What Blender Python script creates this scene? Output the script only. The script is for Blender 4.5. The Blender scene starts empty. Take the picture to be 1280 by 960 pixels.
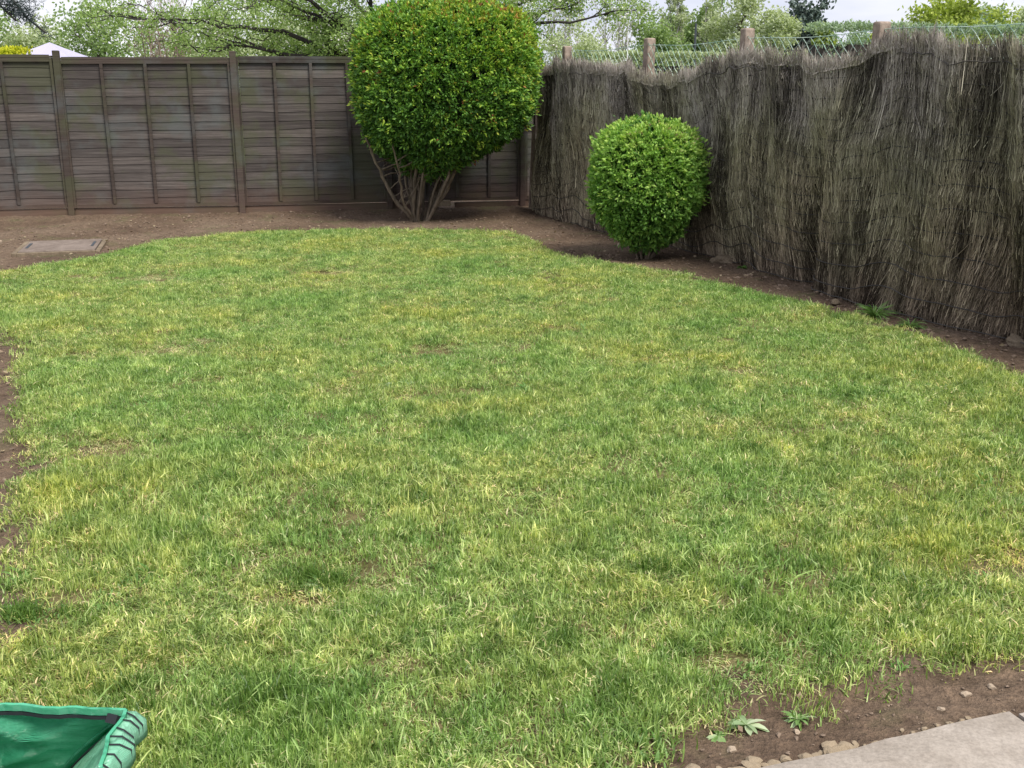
import bpy, math, random
import numpy as np
from mathutils import Vector, Matrix, Euler

scene = bpy.context.scene
COL = scene.collection
R = math.radians

# ------------------------------------------------------------------ camera
cam_d = bpy.data.cameras.new("camera"); cam = bpy.data.objects.new("camera", cam_d)
COL.objects.link(cam)
cam.location = (0, 0, 1.5)
cam.rotation_euler = (R(90 - 15.52), 0, 0)
cam_d.sensor_width = 36; cam_d.lens = 1350 / 1280 * 36
cam_d.clip_start = 0.05; cam_d.clip_end = 2000
scene.camera = cam

# ------------------------------------------------------------------ world, sun, exposure
SUN_DIR = Vector((0.42, -0.48, 0.95)).normalized()
world = bpy.data.worlds.new("World"); scene.world = world; world.use_nodes = True
wn = world.node_tree.nodes; wl = world.node_tree.links
for n in list(wn): wn.remove(n)
w_out = wn.new('ShaderNodeOutputWorld'); w_bg = wn.new('ShaderNodeBackground')
w_sky = wn.new('ShaderNodeTexSky'); w_sky.sky_type = 'NISHITA'; w_sky.sun_disc = False
w_sky.sun_elevation = math.asin(SUN_DIR.z)
w_sky.sun_rotation = math.atan2(SUN_DIR.x, SUN_DIR.y)
w_tc = wn.new('ShaderNodeTexCoord'); w_map = wn.new('ShaderNodeMapping')
w_map.inputs['Scale'].default_value = (1.0, 1.0, 4.5)
w_no = wn.new('ShaderNodeTexNoise'); w_no.inputs['Scale'].default_value = 2.6
w_no.inputs['Detail'].default_value = 6; w_no.inputs['Roughness'].default_value = 0.55
w_rp = wn.new('ShaderNodeValToRGB')
w_rp.color_ramp.elements[0].position = 0.36; w_rp.color_ramp.elements[0].color = (4.7, 4.95, 6.1, 1)
w_rp.color_ramp.elements[1].position = 0.62; w_rp.color_ramp.elements[1].color = (7.3, 7.3, 7.8, 1)
w_mx = wn.new('ShaderNodeMix'); w_mx.data_type = 'RGBA'; w_mx.inputs[0].default_value = 0.9
wl.new(w_tc.outputs['Generated'], w_map.inputs['Vector']); wl.new(w_map.outputs[0], w_no.inputs['Vector'])
wl.new(w_no.outputs[0], w_rp.inputs[0]); wl.new(w_sky.outputs[0], w_mx.inputs[6])
wl.new(w_rp.outputs[0], w_mx.inputs[7]); wl.new(w_mx.outputs[2], w_bg.inputs[0])
w_bg.inputs[1].default_value = 0.095
wl.new(w_bg.outputs[0], w_out.inputs[0])

sun_d = bpy.data.lights.new("sun", 'SUN'); sun = bpy.data.objects.new("sun", sun_d); COL.objects.link(sun)
sun_d.energy = 3.1; sun_d.angle = R(22); sun_d.color = (1, 0.95, 0.86)
sun.rotation_euler = SUN_DIR.to_track_quat('Z', 'Y').to_euler()
scene.view_settings.view_transform = 'Standard'; scene.view_settings.look = 'None'
scene.view_settings.exposure = 0.68; scene.view_settings.gamma = 1
scene.render.engine = 'CYCLES'
scene.cycles.max_bounces = 6; scene.cycles.transparent_max_bounces = 8

# ------------------------------------------------------------------ helpers
RNG = np.random.default_rng(7)
random.seed(7)

def hash3(ix, iy, iz):
    h = (ix * 374761393 + iy * 668265263 + iz * 2147483647 + 1013904223) & 0xffffffff
    h = ((h ^ (h >> 13)) * 1274126177) & 0xffffffff
    return ((h ^ (h >> 16)) & 0xffffff) / float(0xffffff)

def vnoise(x, y, z=0.0, seed=0):
    x, y, z = np.broadcast_arrays(np.asarray(x, float), np.asarray(y, float), np.asarray(z, float) + seed * 17.31)
    ix, iy, iz = [np.floor(a).astype(np.int64) for a in (x, y, z)]
    fx, fy, fz = x - ix, y - iy, z - iz
    fx, fy, fz = [f * f * (3 - 2 * f) for f in (fx, fy, fz)]
    r = 0
    for dx in (0, 1):
        for dy in (0, 1):
            for dz in (0, 1):
                w = (fx if dx else 1 - fx) * (fy if dy else 1 - fy) * (fz if dz else 1 - fz)
                r = r + w * hash3(ix + dx, iy + dy, iz + dz)
    return r * 2 - 1

def fbm(x, y, z=0.0, o=4, seed=0):
    s, a, f = 0, 0.5, 1.0
    for i in range(o):
        s = s + a * vnoise(x * f, y * f, np.asarray(z) * f, seed + i); a *= .5; f *= 2.03
    return s

def mk(name, V, F, mat=None, parent=None, attrs=None, smooth=False, link=True):
    """V (n,3); F (m,k) array or list of arrays with different k"""
    V = np.asarray(V, np.float32)
    Fs = F if isinstance(F, list) else [F]
    Fs = [np.asarray(f, np.int32) for f in Fs if len(f)]
    me = bpy.data.meshes.new(name)
    me.vertices.add(len(V)); me.vertices.foreach_set('co', V.ravel())
    nl = sum(f.size for f in Fs); npoly = sum(len(f) for f in Fs)
    if npoly:
        me.loops.add(nl); me.polygons.add(npoly)
        me.loops.foreach_set('vertex_index', np.concatenate([f.ravel() for f in Fs]))
        tot = np.concatenate([np.full(len(f), f.shape[1], np.int32) for f in Fs])
        st = np.concatenate([[0], np.cumsum(tot)[:-1]]).astype(np.int32)
        me.polygons.foreach_set('loop_start', st)
        me.polygons.foreach_set('use_smooth', np.full(npoly, bool(smooth)))
    me.update(calc_edges=True)
    for k, a in (attrs or {}).items():
        a = np.asarray(a, np.float32)
        if a.ndim == 1:
            at = me.attributes.new(k, 'FLOAT', 'POINT'); at.data.foreach_set('value', a)
        else:
            at = me.attributes.new(k, 'FLOAT_COLOR', 'POINT')
            c = np.ones((len(a), 4), np.float32); c[:, :3] = a; at.data.foreach_set('color', c.ravel())
    if mat: me.materials.append(mat)
    ob = bpy.data.objects.new(name, me)
    if link: COL.objects.link(ob)
    if parent: ob.parent = parent
    return ob

def inst(ob_or_me, name, parent=None, loc=(0, 0, 0), rot=(0, 0, 0), scl=(1, 1, 1)):
    me = ob_or_me.data if hasattr(ob_or_me, 'data') else ob_or_me
    ob = bpy.data.objects.new(name, me); COL.objects.link(ob)
    ob.parent = parent; ob.location = loc; ob.rotation_euler = rot; ob.scale = scl
    return ob

def empty(name, loc=(0, 0, 0), rz=0):
    e = bpy.data.objects.new(name, None); COL.objects.link(e); e.location = loc
    e.rotation_euler = (0, 0, rz); e.empty_display_size = .2
    return e

def tag(o, label=None, cat=None, group=None, kind=None):
    if label: o['label'] = label
    if cat: o['category'] = cat
    if group: o['group'] = group
    if kind: o['kind'] = kind
    return o

def tubes(paths, radii, sides=5, cap=False):
    """paths: list of (k,3) arrays, radii list of (k,) -> V, F"""
    Vs, Fs, base = [], [], 0
    for P, r in zip(paths, radii):
        P = np.asarray(P, float); r = np.asarray(r, float); k = len(P)
        T = np.gradient(P, axis=0); T /= np.linalg.norm(T, axis=1, keepdims=True) + 1e-9
        up = np.array([0, 0, 1.0]) if abs(T[0, 2]) < .9 else np.array([1.0, 0, 0])
        A = np.cross(T, up); A /= np.linalg.norm(A, axis=1, keepdims=True) + 1e-9
        B = np.cross(T, A)
        an = np.arange(sides) * 2 * math.pi / sides
        ring = P[:, None] + r[:, None, None] * (A[:, None] * np.cos(an)[None, :, None] + B[:, None] * np.sin(an)[None, :, None])
        Vs.append(ring.reshape(-1, 3))
        i = np.arange(k - 1)[:, None] * sides; j = np.arange(sides)[None]; j2 = (j + 1) % sides
        f = np.stack([i + j, i + j2, i + sides + j2, i + sides + j], -1).reshape(-1, 4) + base
        Fs.append(f); base += k * sides
    return np.concatenate(Vs), np.concatenate(Fs)

def box(x0, x1, y0, y1, z0, z1):
    V = np.array([[x, y, z] for z in (z0, z1) for x, y in ((x0, y0), (x1, y0), (x1, y1), (x0, y1))], float)
    F = np.array([[0, 3, 2, 1], [4, 5, 6, 7], [0, 1, 5, 4], [1, 2, 6, 5], [2, 3, 7, 6], [3, 0, 4, 7]])
    return V, F

def join(parts):
    V, F, b = [], [], 0
    for v, f in parts:
        V.append(v); F.append(np.asarray(f) + b); b += len(v)
    return np.concatenate(V), np.concatenate(F)

def bevel(ob, w=.006, seg=2):
    m = ob.modifiers.new('bevel', 'BEVEL'); m.width = w; m.segments = seg; m.limit_method = 'ANGLE'
    return ob

# ------------------------------------------------------------------ materials
def mat_base(name, rough=.8, spec=.3):
    m = bpy.data.materials.new(name); m.use_nodes = True
    nt = m.node_tree; b = nt.nodes['Principled BSDF']
    b.inputs['Roughness'].default_value = rough
    b.inputs['Specular IOR Level'].default_value = spec
    return m, nt, b

def nd(nt, t, **kw):
    n = nt.nodes.new(t)
    for k, v in kw.items():
        if k in n.inputs: n.inputs[k].default_value = v
        else: setattr(n, k, v)
    return n

def noise(nt, scale, detail=4, rough=.55, vec=None, mapscale=None, coord='Object'):
    n = nd(nt, 'ShaderNodeTexNoise'); n.inputs['Scale'].default_value = scale
    n.inputs['Detail'].default_value = detail; n.inputs['Roughness'].default_value = rough
    if vec is None:
        if coord == 'World':
            vec = nd(nt, 'ShaderNodeNewGeometry').outputs['Position']
        else:
            vec = nd(nt, 'ShaderNodeTexCoord').outputs[coord]
    if mapscale:
        mp = nd(nt, 'ShaderNodeMapping'); mp.inputs['Scale'].default_value = mapscale
        nt.links.new(vec, mp.inputs[0]); vec = mp.outputs[0]
    nt.links.new(vec, n.inputs['Vector'])
    return n.outputs[0]

def ramp(nt, fac, stops):
    r = nd(nt, 'ShaderNodeValToRGB'); e = r.color_ramp.elements
    while len(e) < len(stops): e.new(.5)
    for i, (p, c) in enumerate(stops):
        e[i].position = p; e[i].color = (*c, 1) if len(c) == 3 else c
    nt.links.new(fac, r.inputs[0]); return r.outputs[0]

def mix(nt, fac, a, b, mode='MIX'):
    m = nd(nt, 'ShaderNodeMix', data_type='RGBA', blend_type=mode)
    for i, v in ((0, fac), (6, a), (7, b)):
        if isinstance(v, (int, float)): m.inputs[i].default_value = v
        elif isinstance(v, tuple): m.inputs[i].default_value = (*v, 1)
        else: nt.links.new(v, m.inputs[i])
    return m.outputs[2]

def bump(nt, b, h, s=.3, d=.01):
    n = nd(nt, 'ShaderNodeBump'); n.inputs['Strength'].default_value = s; n.inputs['Distance'].default_value = d
    nt.links.new(h, n.inputs['Height']); nt.links.new(n.outputs[0], b.inputs['Normal'])

def attr(nt, name, out='Fac'):
    n = nd(nt, 'ShaderNodeAttribute'); n.attribute_name = name; return n.outputs[out]

def mul(nt, a, k):
    n = nd(nt, 'ShaderNodeMath', operation='MULTIPLY'); nt.links.new(a, n.inputs[0])
    if isinstance(k, (int, float)): n.inputs[1].default_value = k
    else: nt.links.new(k, n.inputs[1])
    return n.outputs[0]

M = {}
# soil
m, nt, b = mat_base('soil', .95, .15); M['soil'] = m
n1 = noise(nt, 1.1, 5, coord='World'); n2 = noise(nt, 26, 6, .65, coord='World'); n3 = noise(nt, 140, 3, .6, coord='World')
c = ramp(nt, n1, [(.3, (.135, .092, .064)), (.5, (.200, .142, .100)), (.72, (.26, .195, .14))])
c = mix(nt, .75, c, ramp(nt, n2, [(.3, (.35, .33, .31)), (.5, (.75, .74, .73)), (.72, (1.15, 1.1, 1.05))]), 'MULTIPLY')
c = mix(nt, .5, c, ramp(nt, n3, [(.35, (.45, .45, .45)), (.6, (1.2, 1.2, 1.2))]), 'MULTIPLY')
mo = noise(nt, 2.3, 5, .6, coord='World')
c = mix(nt, mul(nt, ramp(nt, mo, [(.55, (0, 0, 0)), (.72, (1, 1, 1))]), .45), c, (.11, .14, .05))
nt.links.new(c, b.inputs['Base Color']); bump(nt, b, n2, .9, .05)
# turf base (thatch)
m, nt, b = mat_base('turf', .95, .1); M['turf'] = m
n1 = noise(nt, 4, 5, coord='World'); n2 = noise(nt, 60, 5, .7, coord='World')
c = ramp(nt, n1, [(.3, (.13, .125, .05)), (.55, (.19, .16, .08)), (.75, (.21, .15, .095))])
c = mix(nt, .7, c, ramp(nt, n2, [(.3, (.35, .35, .3)), (.65, (1.2, 1.2, 1.1))]), 'MULTIPLY')
nt.links.new(c, b.inputs['Base Color']); bump(nt, b, n2, .8, .02)
# far ground
m, nt, b = mat_base('far_ground', .95, .1); M['far_ground'] = m
c = ramp(nt, noise(nt, .3, 8, .65, coord='World'), [(.35, (.05, .08, .025)), (.6, (.09, .11, .04)), (.75, (.11, .09, .06))])
nt.links.new(c, b.inputs['Base Color'])

def leafy(name, stops, trans=.35, rough=.5, patch=None, spec=.35, tattr='tint'):
    """leaf material: colour from the per leaf attribute tint; part of the light passes through"""
    m, nt, b = mat_base(name, rough, spec)
    c = ramp(nt, attr(nt, tattr), stops)
    if patch: c = patch(nt, c)
    nt.links.new(c, b.inputs['Base Color'])
    t = nd(nt, 'ShaderNodeBsdfTranslucent'); nt.links.new(mix(nt, 1.0, c, (1.15, 1.25, .6), 'MULTIPLY'), t.inputs[0])
    ms = nd(nt, 'ShaderNodeMixShader'); ms.inputs[0].default_value = trans
    nt.links.new(b.outputs[0], ms.inputs[1]); nt.links.new(t.outputs[0], ms.inputs[2])
    nt.links.new(ms.outputs[0], nt.nodes['Material Output'].inputs[0])
    return m

def grass_patch(nt, c):
    # large tonal drifts of the sward: yellow moss and lush green areas, brown thatch spots
    a = noise(nt, .95, 5, .65, coord='World')
    c = mix(nt, 1.0, c, ramp(nt, a, [(.32, (.70, .90, .72)), (.46, (.92, 1.0, .92)), (.56, (1.10, 1.05, .98)), (.68, (1.22, 1.08, .80))]), 'MULTIPLY')
    a2 = noise(nt, 7.5, 5, .65, coord='World')
    c = mix(nt, .85, c, ramp(nt, a2, [(.32, (.60, .72, .60)), (.5, (1, 1, 1)), (.68, (1.40, 1.28, 1.38))]), 'MULTIPLY')
    a3 = noise(nt, 19, 3, .6, coord='World')
    c = mix(nt, .8, c, ramp(nt, a3, [(.34, (.50, .56, .44)), (.5, (1, 1, 1)), (.66, (1.45, 1.36, 1.55))]), 'MULTIPLY')
    ob = nd(nt, 'ShaderNodeObjectInfo')
    c = mix(nt, .7, c, ramp(nt, ob.outputs['Random'], [(0, (.68, .78, .6)), (.5, (1, 1, 1)), (1, (1.35, 1.2, 1.15))]), 'MULTIPLY')
    return c
M['grass'] = leafy('grass', [(0, (.105, .17, .042)), (.35, (.265, .365, .11)), (.7, (.45, .555, .21)), (.84, (.66, .71, .36)),
                             (.89, (.60, .52, .29)), (1, (.70, .62, .42))], .38, .42, grass_patch, .4)
M['grass_dark'] = leafy('grass_dark', [(0, (.06, .13, .022)), (.8, (.15, .25, .05)), (1, (.3, .3, .12))], .3, .4)
M['weed'] = leafy('weed', [(0, (.10, .22, .04)), (.7, (.22, .36, .12)), (1, (.42, .52, .30))], .3, .5)
M['weed_pale'] = leafy('weed_pale', [(0, (.17, .27, .12)), (.7, (.30, .40, .21)), (1, (.48, .55, .36))], .25, .5)

# wood of the fence
def wood(name, dark, mid, light, red=.5):
    m, nt, b = mat_base(name, .8, .2)
    g = noise(nt, 1.0, 7, .7, coord='World', mapscale=(2.2, 2.2, 70)); g2 = noise(nt, 1.5, 4, .6, coord='World', mapscale=(1.3, 1, 1.6))
    c = ramp(nt, g, [(.25, dark), (.5, mid), (.75, light)])
    ob = nd(nt, 'ShaderNodeObjectInfo')
    c = mix(nt, 1.0, c, ramp(nt, ob.outputs['Random'], [(0, (.66, .64, .64)), (.5, (.95, .95, .95)), (1, (1.3, 1.28, 1.25))]), 'MULTIPLY')
    c = mix(nt, mul(nt, ramp(nt, g2, [(.48, (0, 0, 0)), (.60, (1, 1, 1))]), .6), c, (.068, .075, .040))   # algae
    g4 = noise(nt, 1.7, 4, .6, coord='World', mapscale=(1.3, 1.3, 1.3))
    c = mix(nt, mul(nt, ramp(nt, g4, [(.52, (0, 0, 0)), (.68, (1, 1, 1))]), .5), c, (.10, .115, .115))    # silvered
    # soil splashed up the foot of the fence
    ge = nd(nt, 'ShaderNodeNewGeometry'); sp = nd(nt, 'ShaderNodeSeparateXYZ'); nt.links.new(ge.outputs['Position'], sp.inputs[0])
    ad = nd(nt, 'ShaderNodeMath', operation='MULTIPLY_ADD'); ad.inputs[1].default_value = .35
    nt.links.new(noise(nt, 3, 4, .6, coord='World'), ad.inputs[0]); nt.links.new(sp.outputs[2], ad.inputs[2])
    c = mix(nt, mul(nt, ramp(nt, ad.outputs[0], [(.18, (1, 1, 1)), (.52, (0, 0, 0))]), red), c, (.15, .085, .062))
    nt.links.new(c, b.inputs['Base Color']); bump(nt, b, g, .35, .004)
    return m
M['wood'] = wood('wood', (.036, .031, .029), (.078, .067, .063), (.145, .128, .118))
M['wood_post'] = wood('wood_post', (.034, .026, .022), (.060, .046, .040), (.095, .076, .066), .3)
M['wood_batten'] = wood('wood_batten', (.030, .024, .021), (.055, .043, .037), (.088, .070, .060), .3)
M['gravel_board'] = wood('gravel_board', (.055, .040, .031), (.095, .068, .052), (.145, .105, .08), .4)

# concrete
def conc(name, a, c2, sc=8, spot=.5):
    m, nt, b = mat_base(name, .9, .2)
    n1 = noise(nt, sc, 7, .65); n2 = noise(nt, sc * 14, 3, .6)
    c = ramp(nt, n1, [(.3, a), (.7, c2)])
    c = mix(nt, spot, c, ramp(nt, n2, [(.3, (.6, .6, .6)), (.65, (1.15, 1.15, 1.15))]), 'MULTIPLY')
    n4 = noise(nt, sc * .35, 4, .6)
    c = mix(nt, .5, c, ramp(nt, n4, [(.35, (.7, .68, .64)), (.65, (1.12, 1.12, 1.12))]), 'MULTIPLY')
    nt.links.new(c, b.inputs['Base Color']); bump(nt, b, n2, .35, .006)
    return m
M['concrete_post'] = conc('concrete_post', (.17, .13, .105), (.40, .32, .265), 13)
M['paving'] = conc('paving', (.25, .215, .18), (.41, .365, .32), 7)
M['cover'] = conc('cover', (.15, .118, .10), (.25, .205, .175), 16)
M['stone'] = conc('stone', (.30, .23, .17), (.50, .41, .31), 14)
M['rubble'] = conc('rubble', (.13, .10, .07), (.27, .215, .15), 12)
M['mortar'] = conc('mortar', (.20, .155, .105), (.43, .345, .24), 30)
M['pebble'] = conc('pebble', (.13, .092, .066), (.27, .205, .155), 9)

# brushwood
m, nt, b = mat_base('brushwood', .85, .15); M['brushwood'] = m
c = ramp(nt, attr(nt, 'tint'), [(0, (.045, .039, .035)), (.35, (.20, .182, .164)), (.7, (.41, .382, .350)), (.9, (.55, .52, .48)), (1, (.82, .78, .72))])
ge = nd(nt, 'ShaderNodeNewGeometry'); sp = nd(nt, 'ShaderNodeSeparateXYZ'); nt.links.new(ge.outputs['Position'], sp.inputs[0])
n1 = noise(nt, 1.3, 5, .6, coord='World', mapscale=(1, 1, .7))
ad = nd(nt, 'ShaderNodeMath', operation='MULTIPLY_ADD'); ad.inputs[1].default_value = .36
nt.links.new(sp.outputs[2], ad.inputs[0])
ad2 = nd(nt, 'ShaderNodeMath', operation='MULTIPLY_ADD'); ad2.inputs[1].default_value = 1.1; ad2.inputs[2].default_value = -.36
nt.links.new(n1, ad2.inputs[0]); nt.links.new(ad2.outputs[0], ad.inputs[2])
moss = ramp(nt, ad.outputs[0], [(.14, (1.08, .90, .68)), (.36, (1.0, .93, .66)), (.56, (.84, .83, .60)), (.78, (.98, .93, .90))])
c = mix(nt, .85, c, moss, 'MULTIPLY')
nt.links.new(c, b.inputs['Base Color'])
m, nt, b = mat_base('brush_mat', .95, .1); M['brush_mat'] = m
c = ramp(nt, noise(nt, 1.0, 6, .7, coord='World', mapscale=(60, 60, 4)), [(.3, (.02, .017, .014)), (.7, (.07, .06, .048))])
nt.links.new(c, b.inputs['Base Color'])
m, nt, b = mat_base('tie_wire', .6, .4); M['tie_wire'] = m; b.inputs['Base Color'].default_value = (.055, .050, .045, 1)
m, nt, b = mat_base('chain_wire', .5, .4); M['chain_wire'] = m
nt.links.new(ramp(nt, noise(nt, 7, 3, .5), [(.35, (.20, .34, .26)), (.65, (.46, .56, .48))]), b.inputs['Base Color'])

def bark(name, a, c2):
    m, nt, b = mat_base(name, .9, .15)
    g = noise(nt, 1, 6, .65, mapscale=(30, 30, 5))
    nt.links.new(ramp(nt, g, [(.3, a), (.7, c2)]), b.inputs['Base Color']); bump(nt, b, g, .6, .01)
    return m
M['bark'] = bark('bark', (.06, .048, .036), (.16, .135, .105))
M['bark_shrub'] = bark('bark_shrub', (.07, .055, .04), (.24, .195, .145))
M['bark_dark'] = bark('bark_dark', (.022, .020, .019), (.065, .058, .052))
M['bark_pale'] = bark('bark_pale', (.20, .19, .18), (.48, .46, .44))
M['bark_red'] = bark('bark_red', (.17, .12, .10), (.36, .28, .24))

M['shrub'] = leafy('shrub_leaf', [(0, (.028, .065, .014)), (.35, (.060, .15, .028)), (.60, (.13, .28, .040)), (.78, (.30, .46, .055)),
                                   (.90, (.42, .46, .06)), (.95, (.42, .19, .06)), (1, (.30, .10, .05))], .25, .48, None, .35)
M['bush'] = leafy('bush_leaf', [(0, (.04, .11, .018)), (.35, (.11, .25, .04)), (.65, (.27, .46, .09)), (.85, (.45, .60, .14)),
                                 (.96, (.38, .50, .13)), (1, (.45, .33, .22))], .32, .48, None, .35)
M['leaf_fresh'] = leafy('leaf_fresh', [(0, (.16, .24, .10)), (.5, (.27, .37, .15)), (1, (.39, .50, .24))], .4, .5)
M['leaf_blossom'] = leafy('leaf_blossom_tree', [(0, (.16, .25, .08)), (.5, (.33, .46, .16)), (1, (.52, .62, .32))], .5, .5)
M['leaf_pale_haze'] = leafy('leaf_pale_haze', [(0, (.30, .35, .21)), (.5, (.43, .49, .31)), (1, (.56, .61, .43))], .4, .6)  # pale spring foliage; distance haze is also put into this colour
M['leaf_yellow'] = leafy('leaf_yellow', [(0, (.20, .26, .05)), (.5, (.34, .42, .08)), (1, (.50, .56, .15))], .4, .6)
M['leaf_gold'] = leafy('leaf_gold', [(0, (.28, .34, .02)), (.5, (.55, .58, .03)), (1, (.75, .68, .06))], .4, .6)
M['leaf_grey'] = leafy('leaf_grey', [(0, (.20, .28, .19)), (.5, (.32, .42, .29)), (1, (.46, .55, .42))], .4, .6)
M['needle'] = leafy('needle', [(0, (.015, .025, .028)), (.5, (.03, .05, .05)), (1, (.06, .085, .08))], .1, .6)
M['needle_green'] = leafy('needle_green', [(0, (.04, .065, .06)), (.5, (.08, .115, .10)), (1, (.14, .18, .15))], .1, .6)
M['leaf_dry'] = leafy('leaf_dry', [(0, (.14, .09, .06)), (.5, (.24, .17, .12)), (1, (.36, .29, .19))], .2, .7)
m, nt, b = mat_base('petal', .6, .2); M['petal'] = m; b.inputs['Base Color'].default_value = (.82, .80, .76, 1)
m, nt, b = mat_base('canvas', .8, .2); M['canvas'] = m; b.inputs['Base Color'].default_value = (.42, .40, .54, 1)
m, nt, b = mat_base('grey_metal', .4, .5); M['grey_metal'] = m; b.inputs['Base Color'].default_value = (.3, .3, .31, 1)
m, nt, b = mat_base('dark_metal', .5, .5); M['dark_metal'] = m; b.inputs['Base Color'].default_value = (.05, .06, .07, 1)
m, nt, b = mat_base('white_paint', .5, .4); M['white_paint'] = m; b.inputs['Base Color'].default_value = (.7, .7, .7, 1)
def poly(name, a, c2, tr):
    m, nt, b = mat_base(name, .27, .6)
    c = ramp(nt, noise(nt, 9, 5, .6), [(.3, a), (.7, c2)])
    nt.links.new(c, b.inputs['Base Color'])
    wv = noise(nt, 1, 4, .6, mapscale=(7, 7, 15)); wf = nd(nt, 'ShaderNodeTexWave'); wf.inputs['Scale'].default_value = 160; wf.bands_direction = 'Z'
    nt.links.new(nd(nt, 'ShaderNodeTexCoord').outputs['Object'], wf.inputs[0])
    cr = nd(nt, 'ShaderNodeTexVoronoi', feature='DISTANCE_TO_EDGE'); cr.inputs['Scale'].default_value = 11
    nt.links.new(nd(nt, 'ShaderNodeTexCoord').outputs['Object'], cr.inputs['Vector'])
    hs = nd(nt, 'ShaderNodeMath', operation='MULTIPLY_ADD'); hs.inputs[1].default_value = .03; nt.links.new(wf.outputs[1], hs.inputs[0]); nt.links.new(wv, hs.inputs[2])
    hs2 = nd(nt, 'ShaderNodeMath', operation='MULTIPLY_ADD'); hs2.inputs[1].default_value = .6; nt.links.new(cr.outputs[0], hs2.inputs[0]); nt.links.new(hs.outputs[0], hs2.inputs[2])
    bump(nt, b, hs2.outputs[0], .9, .05)
    t = nd(nt, 'ShaderNodeBsdfTranslucent'); nt.links.new(c, t.inputs[0])
    ms = nd(nt, 'ShaderNodeMixShader'); ms.inputs[0].default_value = tr
    nt.links.new(b.outputs[0], ms.inputs[1]); nt.links.new(t.outputs[0], ms.inputs[2])
    nt.links.new(ms.outputs[0], nt.nodes['Material Output'].inputs[0])
    return m
M['poly'] = poly('woven_green_plastic', (.04, .42, .21), (.18, .68, .44), .45)
M['poly_pale_lit'] = poly('woven_green_plastic_pale_lit', (.22, .60, .40), (.40, .78, .56), .4)  # paler side panel: light coming through the plastic painted in; hem shares it
m, nt, b = mat_base('black_webbing', .7, .3); M['webbing'] = m; b.inputs['Base Color'].default_value = (.02, .022, .026, 1)
m, nt, b = mat_base('white_webbing', .7, .3); M['white_webbing'] = m; b.inputs['Base Color'].default_value = (.5, .55, .53, 1)

# ------------------------------------------------------------------ terrain
LAWN = np.array([(-5.6, 9.0), (-4.6, 8.95), (-4.24, 8.78), (-4.02, 9.28), (-3.66, 9.72), (-3.52, 10.65), (-2.91, 11.25), (-1.66, 11.58), (-.7, 11.5),
                 (.0, 11.35), (.18, 10.8), (.43, 9.75), (.70, 9.4), (1.02, 9.15), (1.53, 8.49), (2.04, 7.52), (2.39, 6.85),
                 (2.59, 6.29), (2.69, 5.48), (2.85, 4.6), (2.7, 3.7), (1.95, 3.25), (1.55, 2.86), (1.41, 2.68), (1.15, 2.57), (.87, 2.49),
                 (.63, 2.42), (.43, 2.29), (.28, 2.16), (.18, 1.9), (.12, 1.0), (-1.33, 1.0), (-1.46, 2.6), (-1.69, 3.38),
                 (-1.86, 3.82), (-2.11, 4.38), (-2.55, 5.4), (-3.02, 6.45), (-3.32, 6.8), (-4.3, 7.25), (-5.6, 7.4)])

def sdf(px, py, poly):
    """signed distance, positive inside"""
    d = np.full(px.shape, 1e9); ins = np.zeros(px.shape, bool); n = len(poly)
    for i in range(n):
        a, b2 = poly[i], poly[(i + 1) % n]
        ex, ey = b2 - a; wx, wy = px - a[0], py - a[1]
        t = np.clip((wx * ex + wy * ey) / (ex * ex + ey * ey), 0, 1)
        d = np.minimum(d, np.hypot(wx - t * ex, wy - t * ey))
        c = ((a[1] > py) != (b2[1] > py)) & (px < (b2[0] - a[0]) * (py - a[1]) / (b2[1] - a[1] + 1e-12) + a[0])
        ins ^= c
    return np.where(ins, d, -d)

def lawn_d(x, y):
    return sdf(x, y, LAWN) + .07 * fbm(x * 5, y * 5, 0, 3, 3) + .04 * vnoise(x * 22, y * 22, 0, 9)

BARE = [(-.60, 2.96, .10, 1.5), (-.62, 3.17, .10, 1.4), (-.40, 3.05, .085, 1.3), (-.50, 3.24, .07, 1.2), (-.95, 3.55, .07, .8), (.25, 2.75, .05, .9), (-.15, 2.9, .05, .8), (-.92, 3.02, .05, .6), (-.83, 3.25, .05, .6), (1.70, 3.22, .16, 1.6), (-2.05, 6.12, .22, 1.15), (-.42, 6.15, .22, 1.15),
        (-1.72, 4.35, .22, .85), (-.52, 5.1, .1, .5), (.55, 2.55, .12, .6), (-.3, 2.55, .06, .6), (.05, 2.3, .07, .8), (-1.45, 2.75, .06, .7),
        (-2.9, 8.6, .28, 1.0), (-1.5, 8.9, .28, 1.0), (-1.0, 3.5, .06, .5), (-.2, 3.9, .08, .5), (.35, 3.3, .05, .6), (1.2, 3.4, .05, .5)]

def terrain(x, y):
    d = lawn_d(x, y)
    lawn = np.clip((d + .02) / .07, 0, 1); lawn = lawn * lawn * (3 - 2 * lawn)
    z = .012 * fbm(x * 1.3, y * 1.3, 0, 4, 11)
    z = z + (1 - lawn) * (-.028 + .022 * fbm(x * 7, y * 7, 0, 4, 21) + .016 * np.abs(vnoise(x * 24, y * 24, 0, 4)) + .006 * vnoise(x * 55, y * 55, 0, 14))
    z = z + lawn * (.012 * fbm(x * 6, y * 6, 0, 3, 31))
    # low bank of earth along the wooden fence
    fy = 13.05 + .20 * (x + 4.2)
    z = z + .03 * np.exp(-((y - fy - .1) / .5) ** 2) * (1 - lawn)
    for bx, by, br, k in BARE:
        z = z - .018 * k * np.exp(-(((x - bx) / br) ** 2 + ((y - by) / br) ** 2))
    return z

def grid(xs, ys):
    X, Y = np.meshgrid(xs, ys); nx, ny = len(xs), len(ys)
    i = np.arange(ny - 1)[:, None] * nx + np.arange(nx - 1)[None]
    F = np.stack([i, i + 1, i + nx + 1, i + nx], -1).reshape(-1, 4)
    return X.ravel(), Y.ravel(), F

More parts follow.
